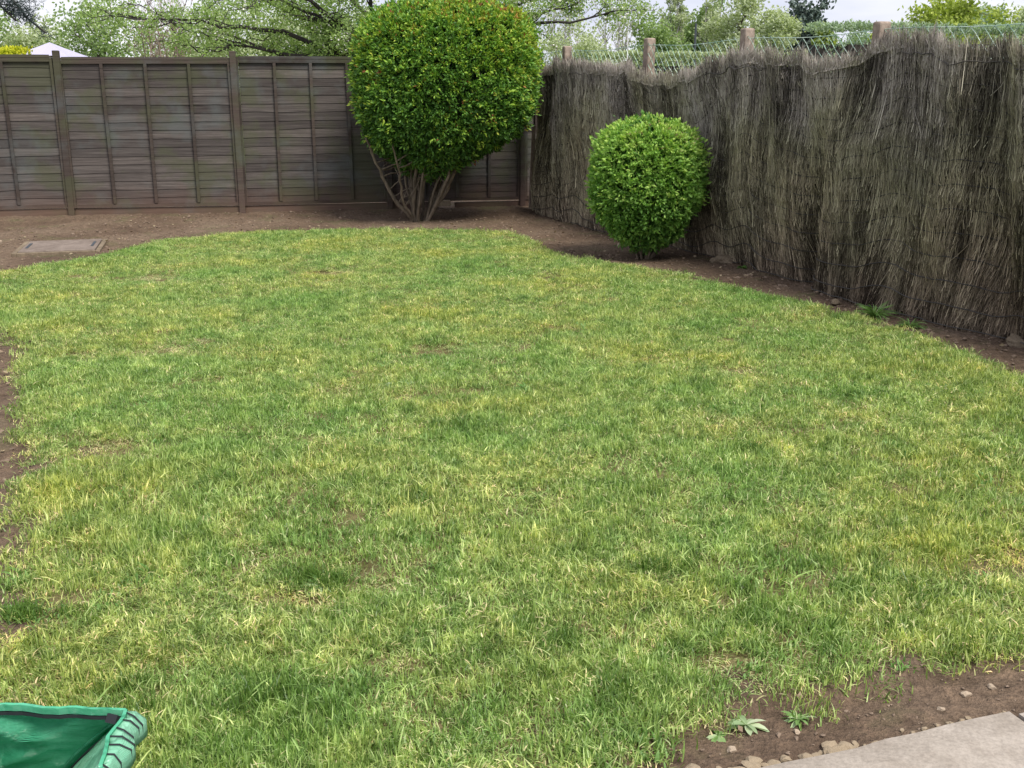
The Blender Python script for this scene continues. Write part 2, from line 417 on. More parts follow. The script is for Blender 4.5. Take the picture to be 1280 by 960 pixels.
V, F = box(-400, 400, -60, 700, -1.0, -.16)
tag(mk('ground', V, F, M['far_ground']), kind='structure')
ys = np.concatenate([np.arange(.9, 4.2, .02), np.arange(4.2, 8, .035), np.arange(8, 17.5, .055)])
X, Y, F = grid(np.arange(-8, 4.6, .04), ys)
Z = terrain(X, Y)
dl = lawn_d(X, Y)
tag(mk('soil', np.stack([X, Y, Z - np.where(dl > .3, .012, 0)], 1), F, M['soil'], smooth=True), kind='structure')
keep = (dl[F] > .015).all(1)
Fk = F[keep]; used = np.unique(Fk); rm = np.zeros(len(X), int) - 1; rm[used] = np.arange(len(used))
zz = Z.copy()
hole = np.zeros(len(X))
for bx, by, br, k in BARE: hole = np.maximum(hole, k * np.exp(-(((X - bx) / br) ** 2 + ((Y - by) / br) ** 2)))
edge = np.clip((dl - .05) / .09, 0, 1)
zz = zz - .014 + .020 * edge + .004 * fbm(X * 25, Y * 25, 0, 3, 88) - .016 * np.clip((hole - .4) * 4, 0, 1)
tag(mk('lawn', np.stack([X, Y, zz], 1)[used], rm[Fk], M['turf'], smooth=True), kind='structure')

# ------------------------------------------------------------------ grass
def blade_clump(seed, n, rad, hm, lean, drymax, wid=.0031, link=False, mat=None):
    r = np.random.default_rng(seed)
    a = r.uniform(0, 2 * math.pi, n); q = rad * np.sqrt(r.uniform(0, 1, n)) * r.uniform(.6, 1.2, n)
    bx, by = q * np.cos(a), q * np.sin(a)
    h = np.clip(r.normal(hm, hm * .35, n), hm * .3, hm * 2.2)
    tint = r.uniform(0, .84, n) ** 1.1
    dry = r.uniform(0, 1, n) < drymax
    tint = np.where(dry, r.uniform(.85, 1, n), tint)
    la = r.uniform(0, 2 * math.pi, n); ln = np.abs(r.normal(0, lean, n)) + np.where(dry, .8, 0)
    ln = np.clip(ln, 0, 1.9); h = np.where(dry, h * .62, h)
    w = wid * r.uniform(.6, 1.35, n) / 2
    pa = la + math.pi / 2 + r.normal(0, .5, n)
    ts = [0, .38, .72, 1.0]; Vs = []
    for i, t in enumerate(ts):
        # blade bends over as it rises
        hz = h * (t - .42 * t * t * np.clip(ln, 0, 1.3) * .9); out = h * (ln * (.35 * t + .6 * t * t))
        cx, cy = bx + out * np.cos(la), by + out * np.sin(la)
        ww = w * (1, 1.0, .72, 0)[i]
        if i < 3:
            Vs += [np.stack([cx - ww * np.cos(pa), cy - ww * np.sin(pa), hz], 1), np.stack([cx + ww * np.cos(pa), cy + ww * np.sin(pa), hz], 1)]
        else: Vs.append(np.stack([cx, cy, hz], 1))
    V = np.stack(Vs, 1).reshape(-1, 3); b0 = np.arange(n)[:, None] * 7
    Q = np.concatenate([b0 + np.array([[0, 1, 3, 2]]), b0 + np.array([[2, 3, 5, 4]])]); T = b0 + np.array([[4, 5, 6]])
    return mk('grass_tuft', V, [Q, T], mat or M['grass'], attrs={'tint': np.repeat(tint, 7)}, link=link)

variants = [blade_clump(100 + i, 110, .085, (.020, .024, .028, .022)[i % 4], (.8, 1.15, .95)[i % 3], (.10, .15, .24)[i % 3]) for i in range(12)]
variants += [blade_clump(300 + i, 60, .06, .034, .8, .08, .0036) for i in range(4)]             # longer tufts
variants += [blade_clump(400 + i, 70, .055, .058, .5, .03, .0036, mat=M['grass_dark']) for i in range(3)]
variants_clover = [blade_clump(600 + i, 34, .05, .020, .9, 0, .0085, mat=M['weed']) for i in range(2)]
variants += [blade_clump(500 + i, 60, .085, .022, 1.1, .75, .0032) for i in range(4)]    # flat dry thatch
variants += variants_clover  # lush dark tufts

N = 39000
# more, smaller clumps near the viewer, fewer far off
gx = RNG.uniform(-5.5, 2.95, N * 2); gy = 1.0 + 10.95 * RNG.uniform(0, 1, N * 2) ** 1.12
vis = np.abs(gx) < gy * .53 + .45
gd = lawn_d(gx, gy)
prob = np.clip((gd + .03) / .09, 0, 1)
for bx, by, br, k in BARE: prob = prob * (1 - np.clip(1.15 * k, 0, 1) * np.exp(-(((gx - bx) / br) ** 2 + ((gy - by) / (br * .7)) ** 2)))
thin = np.clip(.72 + 1.2 * fbm(gx * 3.2, gy * 3.2, 0, 3, 55), .4, 1)
prob = prob * thin * np.where(gd < .25, .8, 1)
ok = vis & (RNG.uniform(0, 1, N * 2) < prob)
gx, gy = gx[ok], gy[ok]
gd = gd[ok]
idx = RNG.integers(0, 12, len(gx)).astype(np.int32)
long_ = (fbm(gx * 1.7, gy * 1.7, 0, 3, 77) + RNG.normal(0, .14, len(gx))) > .42
idx = np.where(long_ & (gy < 5.5), RNG.integers(12, 16, len(gx)), idx).astype(np.int32)
idx = np.where(RNG.uniform(0, 1, len(gx)) < .02, RNG.integers(12, 16, len(gx)), idx).astype(np.int32)
idx = np.where((fbm(gx * 2.7, gy * 2.7, 0, 2, 171) > .2) & (RNG.uniform(0, 1, len(gx)) < .10), RNG.integers(23, 25, len(gx)), idx).astype(np.int32)
sc = RNG.uniform(.75, 1.2, len(gx)); hz = sc * np.clip(1.0 + .9 * fbm(gx * 2.4, gy * 2.4, 0, 3, 66), .5, 1.8)
hz = hz * np.clip(1.15 - .06 * np.clip(gy - 3, 0, 6), .75, 1.2)
hb_ = np.zeros(len(gx))
for bx, by, br, k in BARE: hb_ = np.maximum(hb_, min(k, 1) * np.exp(-(((gx - bx) / (br * 1.3)) ** 2 + ((gy - by) / br) ** 2)))
sc = sc * (1 - .45 * hb_); hz = hz * (1 - .5 * hb_)
# hand placed lush tufts
tuft = [(-.60, 2.42, 7), (-.66, 2.36, 6), (-.88, 2.30, 5), (-.52, 2.31, 5), (-1.05, 2.45, 4), (-.58, 3.08, 5), (-.66, 3.13, 3), (.65, 2.82, 4), (.45, 3.15, 4), (-1.42, 2.86, 6),
        (1.15, 3.05, 4), (1.5, 3.6, 4), (-.36, 3.75, 4), (.1, 2.7, 4), (.95, 4.3, 4), (-.25, 4.6, 3), (-1.1, 3.9, 3), (.28, 2.42, 3)]
tx, ty = [], []
for a_, b_, n_ in tuft:
    for k in range(n_ + 3): tx.append(a_ + random.gauss(0, .05)); ty.append(b_ + random.gauss(0, .04))
tx, ty = np.array(tx), np.array(ty)
ti = RNG.integers(16, 19, len(tx)).astype(np.int32)
thx = RNG.uniform(-4, 2.9, 6000); thy = 1.6 + 9.5 * RNG.uniform(0, 1, 6000) ** 1.3
kk = (lawn_d(thx, thy) > .06) & (fbm(thx * 2.1, thy * 2.1, 0, 3, 131) + RNG.normal(0, .12, 6000) > .16)
thx, thy = thx[kk], thy[kk]
for bx, by, br, k in BARE:
    m_ = int(130 * br * br * 4 + 1); thx = np.append(thx, bx + RNG.normal(0, br * .8, m_)); thy = np.append(thy, by + RNG.normal(0, br * .8, m_))
tx = np.append(tx, thx); ty = np.append(ty, thy); ti = np.append(ti, RNG.integers(19, 23, len(thx)).astype(np.int32)).astype(np.int32)
gx = np.concatenate([gx, tx]); gy = np.concatenate([gy, ty]); idx = np.concatenate([idx, ti])
sc = np.concatenate([sc, RNG.uniform(.6, 1.0, len(tx))]); hz = np.concatenate([hz, RNG.uniform(.4, .8, len(tx))])
gz = terrain(gx, gy) + .003
gr = mk('grass', np.stack([gx, gy, gz], 1), [], None)
me = gr.data
a1 = me.attributes.new('pick', 'INT', 'POINT'); a1.data.foreach_set('value', idx)
a2 = me.attributes.new('turn', 'FLOAT_VECTOR', 'POINT')
rot = np.stack([RNG.normal(0, .14, len(gx)), RNG.normal(0, .14, len(gx)), RNG.uniform(0, 6.283, len(gx))], 1).astype(np.float32)
a2.data.foreach_set('vector', rot.ravel())
a3 = me.attributes.new('size', 'FLOAT_VECTOR', 'POINT')
a3.data.foreach_set('vector', np.stack([sc, sc, hz], 1).astype(np.float32).ravel())
tag(gr, 'short mown spring grass covering the whole lawn', 'grass', kind='stuff')

def scatter_gn(ob, sources):
    ng = bpy.data.node_groups.new('scatter', 'GeometryNodeTree')
    ng.interface.new_socket('Geometry', in_out='INPUT', socket_type='NodeSocketGeometry')
    ng.interface.new_socket('Geometry', in_out='OUTPUT', socket_type='NodeSocketGeometry')
    N_ = ng.nodes; L = ng.links
    gi = N_.new('NodeGroupInput'); go = N_.new('NodeGroupOutput'); j = N_.new('GeometryNodeGeometryToInstance')
    for s in reversed(sources):
        oi = N_.new('GeometryNodeObjectInfo'); oi.inputs['Object'].default_value = s; oi.inputs['As Instance'].default_value = False
        L.new(oi.outputs['Geometry'], j.inputs[0])
    ip = N_.new('GeometryNodeInstanceOnPoints'); ip.inputs['Pick Instance'].default_value = True
    def na(t, n):
        x = N_.new('GeometryNodeInputNamedAttribute'); x.data_type = t; x.inputs['Name'].default_value = n; return x.outputs['Attribute']
    L.new(gi.outputs[0], ip.inputs['Points']); L.new(j.outputs[0], ip.inputs['Instance'])
    L.new(na('INT', 'pick'), ip.inputs['Instance Index'])
    L.new(na('FLOAT_VECTOR', 'turn'), ip.inputs['Rotation']); L.new(na('FLOAT_VECTOR', 'size'), ip.inputs['Scale'])
    L.new(ip.outputs[0], go.inputs[0])
    md = ob.modifiers.new('scatter', 'NODES'); md.node_group = ng
scatter_gn(gr, variants)

# ------------------------------------------------------------------ path at the bottom right
def P2(*a): return np.array(a, float)
path = empty('path', (0.54, 2.13, 0)); tag(path, kind='structure')
ed = P2(.7, .24) / np.hypot(.7, .24); nr = P2(ed[1], -ed[0])
def slab(u0, u1, v0, v1, name='paving_slab'):
    o = P2(.54, 2.13)
    nu, nv = 14, 12
    us = np.linspace(u0, u1, nu); vs = np.linspace(v0, v1, nv)
    top = []
    for v in vs:
        for u in us:
            jit = .006 * vnoise(u * 9, v * 9, 0, 5)
            vv = v + (.008 * vnoise(u * 14, 3.3, 0, 6) if v == v0 else 0)
            p = ed * u + nr * vv
            top.append((p[0], p[1], .004 + jit * .3 - (.006 if (v == v0 or u in (us[0], us[-1])) else 0)))
    top = np.array(top); i = np.arange(nv - 1)[:, None] * nu + np.arange(nu - 1)[None]
    F = np.stack([i, i + nu, i + nu + 1, i + 1], -1).reshape(-1, 4)
    per = list(range(nu)) + [r * nu + nu - 1 for r in range(1, nv)] + [(nv - 1) * nu + c for c in range(nu - 2, -1, -1)] + [r * nu for r in range(nv - 2, 0, -1)]
    low = top[per] - [0, 0, .06]; n0 = len(top); k = len(per)
    S = np.array([[per[a], per[(a + 1) % k], n0 + (a + 1) % k, n0 + a] for a in range(k)])
    return mk(name, np.concatenate([top, low]), [F, S], M['paving'], path)
slab(-.45, .735, 0, .9); slab(.750, 1.95, .015, .9)
slab(-1.65, -.465, .01, .9)

# rubble along the edge of the path
def rock_mesh(seed, flat=.6, sub=2):
    import bmesh
    bm = bmesh.new(); bmesh.ops.create_icosphere(bm, subdivisions=sub, radius=1)
    r = random.Random(seed); off = r.uniform(0, 50)
    cuts = [(Vector((r.gauss(0, 1), r.gauss(0, 1), r.gauss(0, .7))).normalized(), r.uniform(.5, .8)) for _ in range(9)]   # broken faces
    for v in bm.verts:
        for cn, cd in cuts:
            e_ = v.co.dot(cn) - cd
            if e_ > 0: v.co -= cn * e_
    for v in bm.verts:
        n = v.co.copy()
        k = 1 + .35 * float(fbm(n.x * 1.4 + off, n.y * 1.4, n.z * 1.4, 3))
        q = 1 + .12 * float(vnoise(n.x * 5 + off, n.y * 5, n.z * 5))
        v.co = Vector((n.x * k * q, n.y * k * q * .8, n.z * k * flat))
    me = bpy.data.meshes.new('stone'); bm.to_mesh(me); bm.free(); return me
def rock(name, x, y, s, seed, mat, label, cat, group=None, flat=.55, sub=2, rz=None, sink=.35):
    me = rock_mesh(seed, flat, sub); me.materials.append(mat); o = bpy.data.objects.new(name, me); COL.objects.link(o)
    z = float(terrain(np.array([x]), np.array([y]))[0])
    o.location = (x, y, z + s * flat * sink); o.scale = (s, s, s); o.rotation_euler = (0, 0, rz if rz is not None else random.uniform(0, 6))
    return tag(o, label, cat, group)
rr = random.Random(5)
for k in range(64):
    u = -.14 + k * .0145 + rr.uniform(-.008, .008); v = -.010 - abs(rr.gauss(0, .016)) * (1.2 if u < .35 else .6)
    if u > .35 and rr.random() < .45: continue
    p = P2(.54, 2.13) + ed * u + nr * v
    rock('mortar_lump', p[0], p[1], rr.uniform(.008, .024) * (1.15 if u < .32 else .6), 900 + k, M['mortar'],
         'pale crumbly mortar lump lying along the edge of the grey concrete path', 'rubble', 'mortar lumps along the path edge', .38, 2, sink=.9)
for (x, y, s, sd, lb) in [(.52, 2.235, .018, 31, 'small round tan stone on bare soil just left of the path corner'),
                          (.69, 2.30, .012, 32, 'small grey pebble on bare soil near the path edge'),
                          (1.17, 2.47, .018, 33, 'flat pale stone on bare soil above the right path joint'),
                          (1.25, 2.50, .014, 34, 'small brown stone on bare soil at the far right by the path'),
                          (1.08, 2.40, .012, 35, 'tiny pale stone beside the path edge at right')]:
    rock('stone', x, y, s, sd, M['stone'], lb, 'stone')
rock('stone', 1.88, 9.52, .15, 41, M['rubble'], 'weathered buff rubble block against the brushwood right of the small round bush', 'stone', None, .45, 3, .3, .2)
rock('stone', 3.07, 6.38, .085, 42, M['rubble'], 'large brown stone on the soil at the foot of the brushwood by the right edge', 'stone', None, .6, 3)
rock('stone', 2.33, 7.66, .05, 43, M['rubble'], 'pale stone tucked into the frayed foot of the brushwood screen', 'stone', None, .6, 3)
rock('stone', 1.06, 10.55, .06, 44, M['stone'], 'pale pinkish stone on soil left of the small round bush', 'stone', None, .5, 3)

# pebbles and clods over the soil (beyond counting)
n = 5200
px_ = RNG.uniform(-6.5, 3.2, n * 3); py_ = RNG.uniform(1.9, 13.6, n * 3)
dd = lawn_d(px_, py_)
ok = (dd < .02) & (dd > -2.2) & (np.abs(px_) < py_ * .55 + .3); px_, py_ = px_[ok][:n], py_[ok][:n]
near = RNG.uniform(0, 1, 320); ex = RNG.uniform(.2, 1.9, 320)
exx = ex; eyy = 2.05 + .34 * (ex - .3) + near * .28
px_ = np.concatenate([px_, exx]); py_ = np.concatenate([py_, eyy])
rx = RNG.uniform(1.8, 3.0, 900); ry = RNG.uniform(5.0, 8.8, 900); kk = lawn_d(rx, ry) < 0
px_ = np.concatenate([px_, rx[kk]]); py_ = np.concatenate([py_, ry[kk]])
dpv = (px_ - .54) * nr[0] + (py_ - 2.13) * nr[1]
kk = (dpv < -.01) | (py_ > 3); px_, py_ = px_[kk], py_[kk]
s = np.abs(RNG.normal(0, .007, len(px_))) + .003; s = np.where(py_ < 3.2, s * .4, s); s = np.minimum(s, .028)
ico = np.array([(0, 0, 1), (.9, 0, .4), (.3, .85, .4), (-.7, .5, .45), (-.7, -.5, .4), (.3, -.85, .45), (.7, .5, -.4), (-.3, .85, -.4), (-.9, 0, -.4), (-.3, -.85, -.4), (.7, -.5, -.4), (0, 0, -1)])
icf = np.array([(0, 1, 2), (0, 2, 3), (0, 3, 4), (0, 4, 5), (0, 5, 1), (1, 6, 2), (2, 7, 3), (3, 8, 4), (4, 9, 5), (5, 10, 1), (6, 7, 2), (7, 8, 3), (8, 9, 4), (9, 10, 5), (10, 6, 1)])
k = len(px_)
sh = ico[None] * RNG.uniform(.55, 1.3, (k, 12, 1)) * np.stack([s, s * RNG.uniform(.6, 1, k), s * .6], 1)[:, None]
an = RNG.uniform(0, 6.28, k); ca, sa = np.cos(an)[:, None], np.sin(an)[:, None]
xx = sh[..., 0] * ca - sh[..., 1] * sa + px_[:, None]; yy = sh[..., 0] * sa + sh[..., 1] * ca + py_[:, None]
zz = sh[..., 2] + (terrain(px_, py_) + s * .25)[:, None]
tag(mk('pebbles', np.stack([xx, yy, zz], -1).reshape(-1, 3), (icf[None] + np.arange(k)[:, None, None] * 12).reshape(-1, 3), M['pebble']),
    'scattered small pebbles and earth clods over the bare soil borders', 'pebbles', kind='stuff')

# ------------------------------------------------------------------ drain cover (left)
def zt(x, y): return float(terrain(np.array([x]), np.array([y]))[0])
dc = empty('drain_cover', (-4.33, 10.36, zt(-4.33, 10.36) + .016), R(15)); tag(dc, 'rectangular grey brown drain cover set in the soil by the lawn corner', 'drain cover')
o = mk('cover_plate', *box(-.335, .335, -.36, .36, -.03, .022), M['cover'], dc); bevel(o, .008)
o = mk('frame', *join([box(-.385, -.343, -.41, .41, -.05, .014), box(.343, .385, -.41, .41, -.05, .014), box(-.342, .342, -.41, -.368, -.05, .013), box(-.342, .342, .368, .41, -.05, .013)]), M['rubble'], dc); bevel(o, .005)
for sx in (-1, 1):
    o = mk('lifting_slot', *box(sx * .29 - .012, sx * .29 + .012, -.16, .16, .02, .026), M['dark_metal'], dc)
o = mk('concrete_slab', *box(-.45, .42, -.30, .34, -.05, .03), M['stone']); o.location = (-5.38, 10.25, zt(-5.0, 10.25)); o.rotation_euler = (0, 0, R(12)); bevel(o, .012)
tag(o, 'worn buff concrete slab at the left edge beside the drain cover', 'slab')

# ------------------------------------------------------------------ wooden lap panel fence
FP = [(-7.35, 12.42), (-5.22, 12.90), (-3.26, 13.17), (-1.52, 13.57), (.13, 13.93), (.72, 14.05)]
fence = empty('wooden_fence', (-3.26, 13.17, 0)); tag(fence, 'weathered dark brown lap panel fence along the back of the lawn', 'fence')
FO = np.array([-3.26, 13.17])
def board_meshes(L, n):
    out = []
    for k in range(n):
        r = np.random.default_rng(50 + k + int(L * 100)); ns = 13; xs = np.linspace(0, L, ns); hb = .145
        wav = .020 * fbm(xs * 2.2 + k * 7.7, np.full(ns, k * 3.1), 0, 3, 8); bow = .002 * fbm(xs * 1.4 + k * 3, np.full(ns, 1.1 * k), 0, 2, 18)
        rows = []
        # profile in (y, z): lap board, thick proud lower edge, thin upper edge tucked behind the next board
        for (yy, zz_, wv) in ((-.0085, 0, 1), (.0002, hb, 0), (.004, hb, 0), (-.001, 0, 1)):
            rows.append(np.stack([xs, yy - bow * (1 if wv else 0), zz_ + wav * (1 if wv else .3)], 1))
        V = np.concatenate(rows); F = []
        for a, b_ in ((0, 1), (1, 2), (2, 3), (3, 0)):
            for i in range(ns - 1): F.append((a * ns + i, a * ns + i + 1, b_ * ns + i + 1, b_ * ns + i))
        F += [(0, ns, 2 * ns, 3 * ns), (ns - 1, 4 * ns - 1, 3 * ns - 1, 2 * ns - 1)]
        out.append((V, np.array(F)))
    return out
TOPS = [(1.80, 1.77), (1.785, 1.785), (1.80, 1.80), (1.83, 1.83), (1.70, 1.70)]
for pi in range(5):
    a, b_ = np.array(FP[pi]), np.array(FP[pi + 1]); d = b_ - a; L = np.hypot(*d); ang = math.atan2(d[1], d[0])
    gap = .033; Lp = L - 2 * gap; u = d / L; o = a + u * gap - FO
    zb, ztp = .095, TOPS[pi][0]
    # side frames and cap: the panel itself
    parts = [box(0, .028, -.034, .034, zb - .01, ztp - .018), box(Lp - .028, Lp, -.034, .034, zb - .01, ztp - .018),
             box(0, Lp, -.030, .030, ztp - .016, ztp + .006), box(.03, Lp - .03, -.033, -.014, ztp - .060, ztp - .020), box(.03, Lp - .03, -.033, -.014, zb - .008, zb + .03)]
    panel = mk('fence_panel', *join(parts), M['wood_batten'], fence)
    panel.location = (o[0], o[1], 0); panel.rotation_euler = (0, random.uniform(-.004, .004), ang)
    nb = 17; step = (ztp - .03 - zb) / nb
    for k, (V, F) in enumerate(board_meshes(Lp - .06, nb)):
        bo = mk('board', V, F, M['wood'], panel); bo.location = (.03, random.uniform(-.0003, .0003), zb + k * step - .002)
        bo.rotation_euler = (0, random.uniform(-.003, .003), 0)
    for k in range(1, 4):
        x = Lp * k / 4 + random.uniform(-.01, .01)
        bt = mk('batten', *box(-.018, .018, -.040, -.0145, zb + .032, ztp - .062), M['wood_batten'], panel); bt.location = (x, 0, 0)
        bt.rotation_euler = (0, random.uniform(-.006, .006), 0); bevel(bt, .003, 1)
    if pi != 3:
        gb = mk('gravel_board', *box(0, Lp, -.018, .012, -.08, zb - .015), M['gravel_board'], fence)
    else:
        gb = mk('gravel_board', *box(.78, Lp, -.018, .012, -.08, zb - .03), M['gravel_board'], fence)
        gb.location = (o[0], o[1], 0); gb.rotation_euler = (0, 0, ang)
        gb = mk('gravel_board', *box(0, .52, -.018, .012, -.08, zb - .015), M['gravel_board'], fence)
    gb.location = (o[0], o[1], 0); gb.rotation_euler = (0, 0, ang); bevel(gb, .004, 1)
for i, (x, y) in enumerate(FP):
    h = (1.88, 1.87, 1.87, 1.86, 1.76, 1.75)[i]
    p = mk('post', *join([box(-.036, .036, -.042, .042, -.1, h), ]), M['wood_post'], fence)
    p.location = (x - FO[0], y - FO[1] - .012, 0); p.rotation_euler = (0, random.uniform(-.01, .01), math.atan2(.2, 1)); bevel(p, .007, 2)
# the loose piece of timber leaning in the fence corner
lt = mk('timber_offcut', *box(-.02, .02, -.012, .012, -.02, 1.02), M['concrete_post']); lt.location = (.23, 13.62, 0); lt.rotation_euler = (R(2), R(1.5), .4)
tag(lt, 'narrow pale strip of timber standing in the corner beside the brushwood', 'timber')
bk = mk('paving_brick', *box(-.13, .13, -.05, .05, 0, .07), M['mortar']); bk.location = (-.90, 13.60, zt(-.9, 13.6) + .03); bk.rotation_euler = (0, 0, .2)
tag(bk, 'pale buff brick under the gap of the wooden fence behind the shrub', 'brick'); bevel(bk, .006, 2)

# ------------------------------------------------------------------ concrete post and chain link fence, brushwood screen
A_, B_ = np.array([.462, 13.444]), np.array([3.412, 5.944]); DIR = (B_ - A_); LEN = np.hypot(*DIR); DIR /= LEN
NRM = np.array([DIR[1], -DIR[0]])            # points to the lawn side (-x)
if NRM[0] > 0: NRM = -NRM
clf = empty('chain_link_fence', (A_[0], A_[1], 0)); tag(clf, 'green wire chain link fence with square concrete posts behind the brushwood', 'fence')
POSTS = [(.067, 1.92), (.295, 1.94), (.517, 1.955), (.721, 1.925), (.965, 1.96), (1.18, 1.97)]
for s_, h in POSTS:
    p = A_ + DIR * LEN * s_ - A_
    hw = .055
    V, F = box(-hw, hw, -hw, hw, -.1, h)
    V[4:, :2] *= .86
    o = mk('post', V, F, M['concrete_post'], clf); o.location = (p[0], p[1], 0)
    o.rotation_euler = (random.uniform(-.02, .02), random.uniform(-.02, .02), math.atan2(DIR[1], DIR[0]) + random.uniform(-.1, .1)); bevel(o, .014, 2)
# woven wire: zigzag wires
pit = .052; nw = int(LEN * 1.28 / pit); nz = 36
paths, rad = [], []
for i in range(nw):
    zz_ = np.arange(nz + 1) * .051 + .02
    off = pit * .52 * np.where(np.arange(nz + 1) % 2 == (i % 2), 1, -1) * 1.0
    s0 = -.3 + i * pit
    sag = .012 * np.sin(s0 * 2.1) + .05 * fbm(np.full(nz + 1, s0 * 1.5), zz_, 0, 2, 3) * (zz_ / 1.8)
    pp = (DIR[None] * (s0 + off)[:, None] + NRM[None] * (.012 * np.where(np.arange(nz + 1) % 2 == 0, 1, -1) * .3 + sag * .5)[:, None])
    ztop = 1.87 / 1.856
    paths.append(np.concatenate([pp, (zz_ * ztop + .02 * np.sin(s0 * 3.4) * zz_ / 1.8)[:, None]], 1)); rad.append(np.full(nz + 1, .0034))
V, F = tubes(paths, rad, 3)
tag(mk('wire_mesh', V, F, M['chain_wire'], clf), kind='stuff')
for zz_ in (1.86, 1.0):
    t = np.linspace(-.3, LEN * 1.27, 60)
    pp = DIR[None] * t[:, None]; zc = zz_ + .012 * np.sin(t * 3.4)
    V, F = tubes([np.concatenate([pp, zc[:, None]], 1)], [np.full(60, .0028)], 4)
    mk('line_wire', V, F, M['chain_wire'], clf)

# brushwood: top outline and foot line along the fence, s = 0..1 over A-B
TS = np.array([-.068, .01, .068, .10, .15, .221, .287, .325, .369, .406, .441, .49, .542, .578, .631, .669, .702, .725, .741, .773, .81, .837, .87, .901, .95, 1.05, 1.25])
TZ = np.array([1.60, 1.66, 1.74, 1.70, 1.71, 1.67, 1.68, 1.63, 1.56, 1.555, 1.60, 1.69, 1.75, 1.74, 1.70, 1.66, 1.68, 1.74, 1.80, 1.815, 1.80, 1.76, 1.73, 1.71, 1.73, 1.70, 1.70]) - .03
FS = np.array([-.068, .0, .075, .20, .28, .35, .48, .55, .62, .676, .70, .77, .804, .84, .88, .93, 1.0, 1.25])
FO_ = np.array([.13, .18, .22, .25, .20, .13, .06, .06, .10, .15, .22, .28, .25, .22, .20, .14, .16, .16])   # how far the foot comes out on the lawn side
NROW = 11.5
def row_wob(ds): return 1.1 * vnoise(ds * .9, 0, 0, 8) + .45 * vnoise(ds * 3.3, 0, 0, 18)
def brush_surf(s_, t):
    """s_ along, t 0 foot .. 1 top ; returns xyz and normal offset"""
    top = np.interp(s_, TS, TZ) + .025 * vnoise(s_ * 60, 0, 0, 3) + .02 * vnoise(s_ * 170, 0, 0, 5)
    foot = np.interp(s_, FS, FO_)
    ds = s_ * LEN
    off = .12 * np.clip(t * 1.6, 0, 1) ** .8 + foot * (1 - t) ** 1.7
    amp = .25 + .75 * np.clip(t * 2.5, 0, 1)
    off = off + amp * .20 * fbm(ds * 1.1, t * 1.5, 0, 3, 12)
    gath = fbm(ds * .5, t * .5, 0, 2, 52)                                      # where the roll is gathered into soft vertical folds
    off = off + amp * .065 * np.sin(ds * 7.5 + 3.4 * vnoise(ds * .9, t * .9, 0, 61) + t * 2.2) * np.clip(.7 + 1.6 * gath, .1, 1.4)
    fold = np.exp(-((ds - LEN * (.69 - .02 * (1 - t))) / .10) ** 2)            # the overlap between two rolls
    off = off - .15 * fold * np.clip(1.1 - t, 0, 1)
    rows = t * NROW + row_wob(ds)                                              # pinched by the tie wires
    off = off + .042 * np.abs(np.sin(rows * math.pi)) ** .6 * np.clip(t * 3, 0, 1) + .040 * fbm(ds * 8, t * 1.8, 0, 3, 2)
    off = np.maximum(off, .02)
    lean = .05 * fbm(ds * .8, t * .7, 0, 2, 40) * t
    p = A_[None] + DIR[None] * (ds + lean)[:, None] + NRM[None] * off[:, None]
    z = -.04 + t * (top + .04)
    return np.concatenate([p, z[:, None]], 1)
bs = empty('brushwood_screen', (2.0, 9.0, 0)); tag(bs, 'sagging grey brown brushwood screen roll tied along the right boundary', 'fence screen')
bo = np.array([2.0, 9.0, 0])
ns, ntt = 300, 26
S, T, F = grid(np.linspace(-.035, 1.24, ns), np.linspace(0, .965, ntt))
V = brush_surf(S, T); V[:, :2] -= NRM[None] * .03
mk('mat', V - bo, F, M['brush_mat'], bs)
# twigs
nT = 125000
s_ = np.concatenate([RNG.uniform(-.035, 1.02, nT - 8000), RNG.uniform(1.02, 1.24, 8000)])
t0 = RNG.uniform(-.03, 1.0, nT); ln = RNG.gamma(2.2, .017, nT) + .02
ln = np.where(RNG.uniform(0, 1, nT) < .12, ln + RNG.uniform(.04, .13, nT), np.minimum(ln, .13))
t0 = np.minimum(t0, 1.03 - ln + np.abs(RNG.normal(0, .018, nT)))
t0 = np.maximum(t0, 0)
patch = fbm(s_ * LEN * 2.2, t0 * 2.6, 0, 3, 91)
# lean in metres along the fence per metre of height
slope = RNG.normal(0, .075, nT) + .02 * fbm(s_ * LEN * 1.4, t0 * 1.5, 0, 2, 71) + .42 * np.clip(.5 - t0, 0, .5) * np.clip((s_ - .70) * 12, 0, 1)
wild = RNG.uniform(0, 1, nT) < .045; slope = np.where(wild, slope * 4, slope)
out0 = RNG.uniform(-.028, .008, nT); curl = RNG.normal(0, .012, nT) + np.where(wild, .018, 0)
ROWJ = 0
P3 = []
for q in (0, .5, 1.0):
    tt = np.clip(t0 + ln * q, 0, 1.0); over = (t0 + ln * q) - tt
    v = brush_surf(s_ + slope * ln * 1.75 * q / LEN, tt)
    v[:, :2] += NRM[None] * (out0 + curl * q * q)[:, None]; v[:, 2] += over * 1.75
    P3.append(v)
P3 = np.stack(P3, 1)
P3[:, 1] = P3[:, 1] * .25 + (P3[:, 0] + P3[:, 2]) * .375
P3[:, 1, :2] += RNG.normal(0, .0035, (nT, 1)) * DIR[None] * 1.0
dist = np.hypot(P3[:, 0, 0], P3[:, 0, 1])
r0 = RNG.uniform(.0012, .0030, nT) * np.clip(dist / 9, .85, 1.4)
ang = RNG.uniform(0, 6.28, nT)
rad3 = r0[:, None] * np.array([1, .85, .35])[None]
V = np.empty((nT, 3, 3, 3))
dxy = np.concatenate([DIR, [0]]); nxy = np.concatenate([NRM, [0]])
for j in range(3):
    aa = ang + j * 2.0944
    V[:, :, j] = P3 + rad3[..., None] * (np.cos(aa)[:, None, None] * dxy + np.sin(aa)[:, None, None] * nxy)
